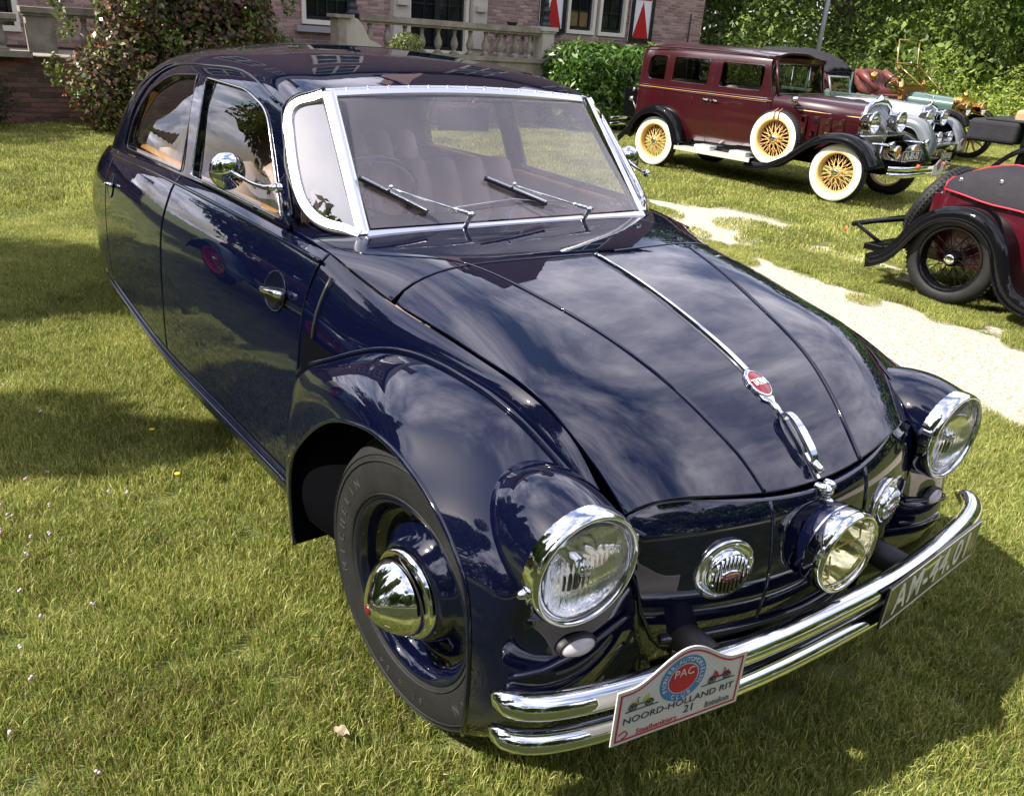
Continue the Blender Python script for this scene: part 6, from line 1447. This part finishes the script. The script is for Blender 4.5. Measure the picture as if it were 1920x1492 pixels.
for f in(-1,1):
    b=MB(); b.tube([(2.08,f*.46,1.22),(1.86,f*.44,1.55),(1.80,f*.44,1.98)],.015,6); b.build('windshield_post',BRASS,T)
    b=MB(); b.tube([(1.86,f*.46,1.58),(2.55,f*.30,1.10)],.010,6); b.build('windshield_stay',BRASS,T)
for z,x in ((1.98,1.80),(1.58,1.86)): b=MB(); b.tube([(x,-.44,z),(x,.44,z)],.015,6); b.build('windshield_bar',BRASS,T)
b=MB(); b.add([(1.86,-.43,1.59),(1.86,.43,1.59),(1.80,.43,1.97),(1.80,-.43,1.97)],[(0,1,2,3)]); b.build('windshield_pane',LENS,T,smooth=False)
def tufted(x,zb,zt,name):
    s_=empty(name); s_.parent=T
    for k in range(8):
        y=-.49+.14*k; b=MB(); b.tube([(x+.22,y,zb),(x+.02,y,zb+.12),(x-.06,y,(zb+zt)/2),(x-.12,y,zt-.04*abs((k-3.5)/3.5)**2),(x-.16,y,zt-.04)],[.06,.08,.08,.075,.05],8); b.build('tuft_roll',OXB,s_)
    for f in(-1,1): b=MB(); b.tube([(x-.08,f*.54,zt-.03),(x+.15,f*.56,zt-.16),(x+.38,f*.56,zb+.10)],[.07,.07,.06],8); b.build('arm_roll',OXB,s_)
    boxp(s_,'cushion',(x+.18,0,zb-.05),(.5,1.05,.16),OXB,bev=.04); boxp(s_,'seat_shell',(x-.17,0,(zb+zt)/2-.05),(.04,1.14,zt-zb),GRN)
tufted(1.28,.98,1.42,'front_bench'); tufted(.35,1.0,1.46,'rear_bench')
stw=empty('steering_wheel'); stw.parent=T; M=axisM((1.82,-.28,1.30),(-.75,0,.66)); b=MB(); b.tube([M@Vector((.20*math.cos(a),.20*math.sin(a),0)) for a in np.linspace(0,2*PI,32,endpoint=False)],.014,6,closed=True)
b.build('wheel_rim',BLACK,stw); b=MB()
for k in range(4): b.tube([M@Vector((0,0,-.01)),M@Vector((.19*math.cos(k*PI/2+.5),.19*math.sin(k*PI/2+.5),0))],.008,5)
b.build('wheel_spokes',BRASS,stw); b=MB(); b.tube([M@Vector((0,0,0)),M@Vector((0,0,-.62))],.018,8); b.build('column',BRASS,stw)
b=MB(); b.lathe([(.0,.05),(.07,.04),(.085,.0),(.05,-.05),(.0,-.06)],14,axisM((1.55,-.60,1.33),(.7,-.5,.3))); b.build('bulb_horn',BRASS,T)
# folded hood, sagging in folds over the rear
nrow=9; V=[]
hd=empty('folded_hood'); hd.parent=T
for k,(z0,z1,ex) in enumerate(((1.56,1.66,0),(1.50,1.60,.04),(1.44,1.53,.09))):
    P=curve([(-1.15+ex,0,z1+.02),(-.5,0,z1+.06),(.1,0,z1-.02),(.38+ex,0,z1-.13),(.62,0,z1-.26)],20); b=MB(); V=[]
    for i,p in enumerate(P):
        for j in range(13):
            q=j/12*2-1; V.append((p.x,q*.62,p.z+.02*math.sin(j*2.2+i*.8+k)-.09*abs(q)**4+.012*math.sin(i*1.7)))
    b.add(V,[(i*13+j,i*13+j+1,(i+1)*13+j+1,(i+1)*13+j) for i in range(19) for j in range(12)]); o=b.build('canvas_fold',CANV,hd); md=o.modifiers.new('t','SOLIDIFY'); md.thickness=.05; md.offset=-1
for f in(-1,1): b=MB(); b.tube([(.45,f*.60,1.35),(-.1,f*.62,1.50),(-.9,f*.60,1.52)],.018,6); b.build('hood_iron',BLACK,hd)
boxp(T,'floor',(1.2,0,.56),(3.6,.9,.08),DARK); b=MB(); b.tube([(3.1,-.62,.40),(3.1,.62,.40)],.022,8); b.tube([(0,-.62,.40),(0,.62,.40)],.022,8); b.build('axles',BLP,T)
# ---------------------------------------------------------------- teal tourer, cut by the right edge
TL=empty('teal_tourer',(-5.70,13.0,0),ang+.05,'teal tourer cut off by the right edge with a black folded hood and bright rails','car')
TL.location=(-5.75,12.75,0)
hb_=empty('folded_hood'); hb_.parent=TL
boxp(hb_,'hood_bag',(.05,.25,.70),(.75,1.25,.34),CANV,bev=.06); boxp(hb_,'hood_flap',(.30,.25,.88),(.80,1.2,.04),CANV,bev=.02)
boxp(TL,'seat_back',(.35,.35,.92),(.22,.95,.26),TANC,bev=.06)
boxp(TL,'body',(1.35,.3,.48),(1.7,1.2,.52),TEAL,bev=.08)
for k in range(4): b=MB(); b.tube([(.55,-.36,.84-.085*k),(1.0,-.38,.86-.085*k),(2.0,-.38,.86-.085*k)],.018,8); b.build('rail',CHROME,TL)
boxp(TL,'rail_backing',(1.2,-.33,.70),(1.4,.03,.40),BLP)
fender(TL,[(.15,.12),(.35,.36),(.62,.55),(.95,.60),(1.25,.50),(1.45,.30)],-.30,-.62,.04,BLP,'rear_wing',.04)
wire_wheel(TL,.85,-.46,.32,-1,.32,.12,.21,30,CHROME,RUBBER,None,BLP,BLP); wire_wheel(TL,.85,.95,.32,1,.32,.12,.21,30,CHROME,RUBBER,None,BLP,BLP)
# ---------------------------------------------------------------- claret touring car at the right edge
CT=empty('claret_tourer',(-1.62,4.48,0),R_(3),'claret touring car under a black tonneau cover with red piping, cut by the right edge','car'); U=CT
for f,y in ((-1,0),(1,1.24)):
    wire_wheel(U,0,y,.335,f,.335,.125,.225,26,CHROME,RUBBER,None,BLP,BLP); wire_wheel(U,2.6,y,.335,f,.335,.125,.225,26,CHROME,RUBBER,None,BLP,BLP)
    yi,yo=(.13,-.13) if f<0 else (1.11,1.37)
    fender(U,[(-.62,.24),(-.50,.30),(-.36,.50),(-.20,.66),(0,.72),(.20,.68),(.36,.54),(.44,.36),(.52,.24),(.66,.20)],yi+(.04 if f<0 else -.04),yo,.018,BLP,'rear_wing',.085)
    b=MB(); b.box((1.3,(yi+yo)/2,.215),(1.35,.26,.035)); b.build('running_board',BLP,U,smooth=False)
def ct_prof(w_,zt): return [(-w_*.94,.26),(-w_,.45),(-w_,.62),(-w_*.97,.74),(-w_*.95,zt)]
sts=[(-.36,.42,.66),(-.28,.47,.80),(-.10,.50,.84),(.4,.53,.83),(1.0,.55,.82),(2.2,.55,.82)]
nU=Net([[(x,.62+y,z) for y,z in ct_prof(w_,zt)] for x,w_,zt in sts],us=[s_[0] for s_ in sts]); nU2=Net([[(x,.62-y,z) for y,z in ct_prof(w_,zt)] for x,w_,zt in sts],us=[s_[0] for s_ in sts])
grid_surf('body_side',nU,np.linspace(-.36,2.2,24),np.linspace(nU.vs[0],nU.vs[-1],16),MARR,U,(0,-1,0)); grid_surf('body_side',nU2,np.linspace(-.36,2.2,24),np.linspace(nU.vs[0],nU.vs[-1],16),MARR,U,(0,1,0))
b=MB(); b.add([(-.36,.22,.26),(-.36,1.02,.26),(-.28,1.02,.66),(-.20,1.06,.82),(-.20,.18,.82),(-.28,.20,.66)],[(0,1,2,5),(5,2,3,4)]); b.build('tail_panel',MARR,U,smooth=False)
# tonneau cover
cv=[]; nx2,ny2=26,15
for i in range(nx2):
    x=-.26+2.4*i/(nx2-1); w_=float(np.interp(x,[-.26,-.10,.4,1.0,2.2],[.48,.515,.545,.565,.565]))
    edge=float(np.interp(x,[-.26,-.2,.4,1.0,2.2],[.78,.77,.72,.70,.70])); crown=float(np.interp(x,[-.26,-.12,.1,.5,1.2,2.2],[.86,.95,1.0,1.01,1.02,1.02]))
    for j in range(ny2):
        q=j/(ny2-1)*2-1; a_=abs(q); z=edge+(crown-edge)*(1-max(0,(a_-.70)/.30)**1.5)+.006*math.sin(i*1.3+j); cv.append((x,.62+math.copysign(w_*min(1,a_*1.12),q),z))
b=MB(); b.add(cv,[(i*ny2+j,i*ny2+j+1,(i+1)*ny2+j+1,(i+1)*ny2+j) for i in range(nx2-1) for j in range(ny2-1)]); tn=b.build('tonneau_cover',CANV,U)
for j in (0,3): b=MB(); b.tube([Vector(cv[i*ny2+j])+Vector((0,-.003,.003)) for i in range(nx2)],.007,6); b.build('red_piping',REDP,tn)
b=MB(); b.tube([Vector(cv[j])+Vector((-.004,0,0)) for j in range(ny2)],.007,6); b.build('red_piping',REDP,tn)
for x in (-.10,.14,.52): 
    i=int((x+.26)/2.4*(nx2-1)); p=Vector(cv[i*ny2+1]); b=MB(); b.lathe([(0,.008),(.012,.006),(.016,0)],12,axisM(p+Vector((0,-.004,0)),(0,-1,.2))); b.build('press_stud',CHROMEW,tn)
wire_wheel(U,-.50,.62,.60,-1,.33,.13,.22,24,CHROME,RUBBER,None,BLP,BLP,'spare_wheel',tilt=(-.90,0,.42))
sb_=boxp(U,'rear_cross_member',(-.62,.30,.27),(.16,.62,.05),BLP,bev=.01)
b=MB(); b.tube([(-.50,.45,.50),(-.80,.25,.42),(-.86,.05,.40)],.018,8); b.tube([(-.86,.05,.405),(-.86,.95,.405)],.02,8); b.tube([(-.84,.08,.40),(-.60,.16,.26)],.016,8); b.build('luggage_bracket',BLP,U)
b=MB(); b.lathe([(0,.01),(.022,.008),(.026,-.01)],12,axisM((-.90,.02,.36),(-.8,-.5,0))); b.build('reflector',mat('orange_reflector',(.55,.10,.02),.3),U)
b=MB(); b.box((.86,.045,.62),(.028,.012,.30)); b.build('door_hinge_strip',BRASS,U,smooth=False)
boxp(U,'chassis',(1.0,.62,.30),(3.0,.7,.1),DARK)
# ---------------------------------------------------------------- dark tourer with red wheels beyond the left edge (mirrored in the doors)
DK=empty('red_wheeled_tourer',(-4.75,-3.25,0),R_(2),'dark veteran tourer with red wire wheels parked left of the navy saloon','car')
REDW=mat('red_wheel_paint',(.60,.012,.03),.4,0,.5)
for f in(-1,1):
    for x in(0,2.7): wire_wheel(DK,x,f*.62,.38,f,.38,.12,.27,36,CHROME,RUBBER,None,REDW,REDW)
    fender(DK,[(-.6,.35),(-.4,.66),(-.1,.84),(.15,.82),(.4,.62),(.5,.4),(.7,.34)],f*.44,f*.76,.05,TEAL,'rear_wing'); fender(DK,[(1.9,.34),(2.2,.5),(2.5,.80),(2.8,.84),(3.05,.66),(3.15,.45)],f*.44,f*.76,.05,TEAL,'front_wing')
    boxp(DK,'running_board',(1.25,f*.62,.32),(1.4,.26,.03),BLP); lamp(DK,3.0,f*.32,.82,.11)
boxp(DK,'body',(.6,0,.72),(2.0,1.0,.50),BLP,bev=.10); boxp(DK,'bonnet',(2.15,0,.75),(1.1,.62,.46),BLP,bev=.10); boxp(DK,'radiator',(2.74,0,.74),(.08,.60,.52),CHROME,bev=.02); boxp(DK,'windshield',(1.5,0,1.15),(.03,.9,.32),CGL); boxp(DK,'seat',(.5,0,1.0),(.2,.9,.3),OXB,bev=.05)
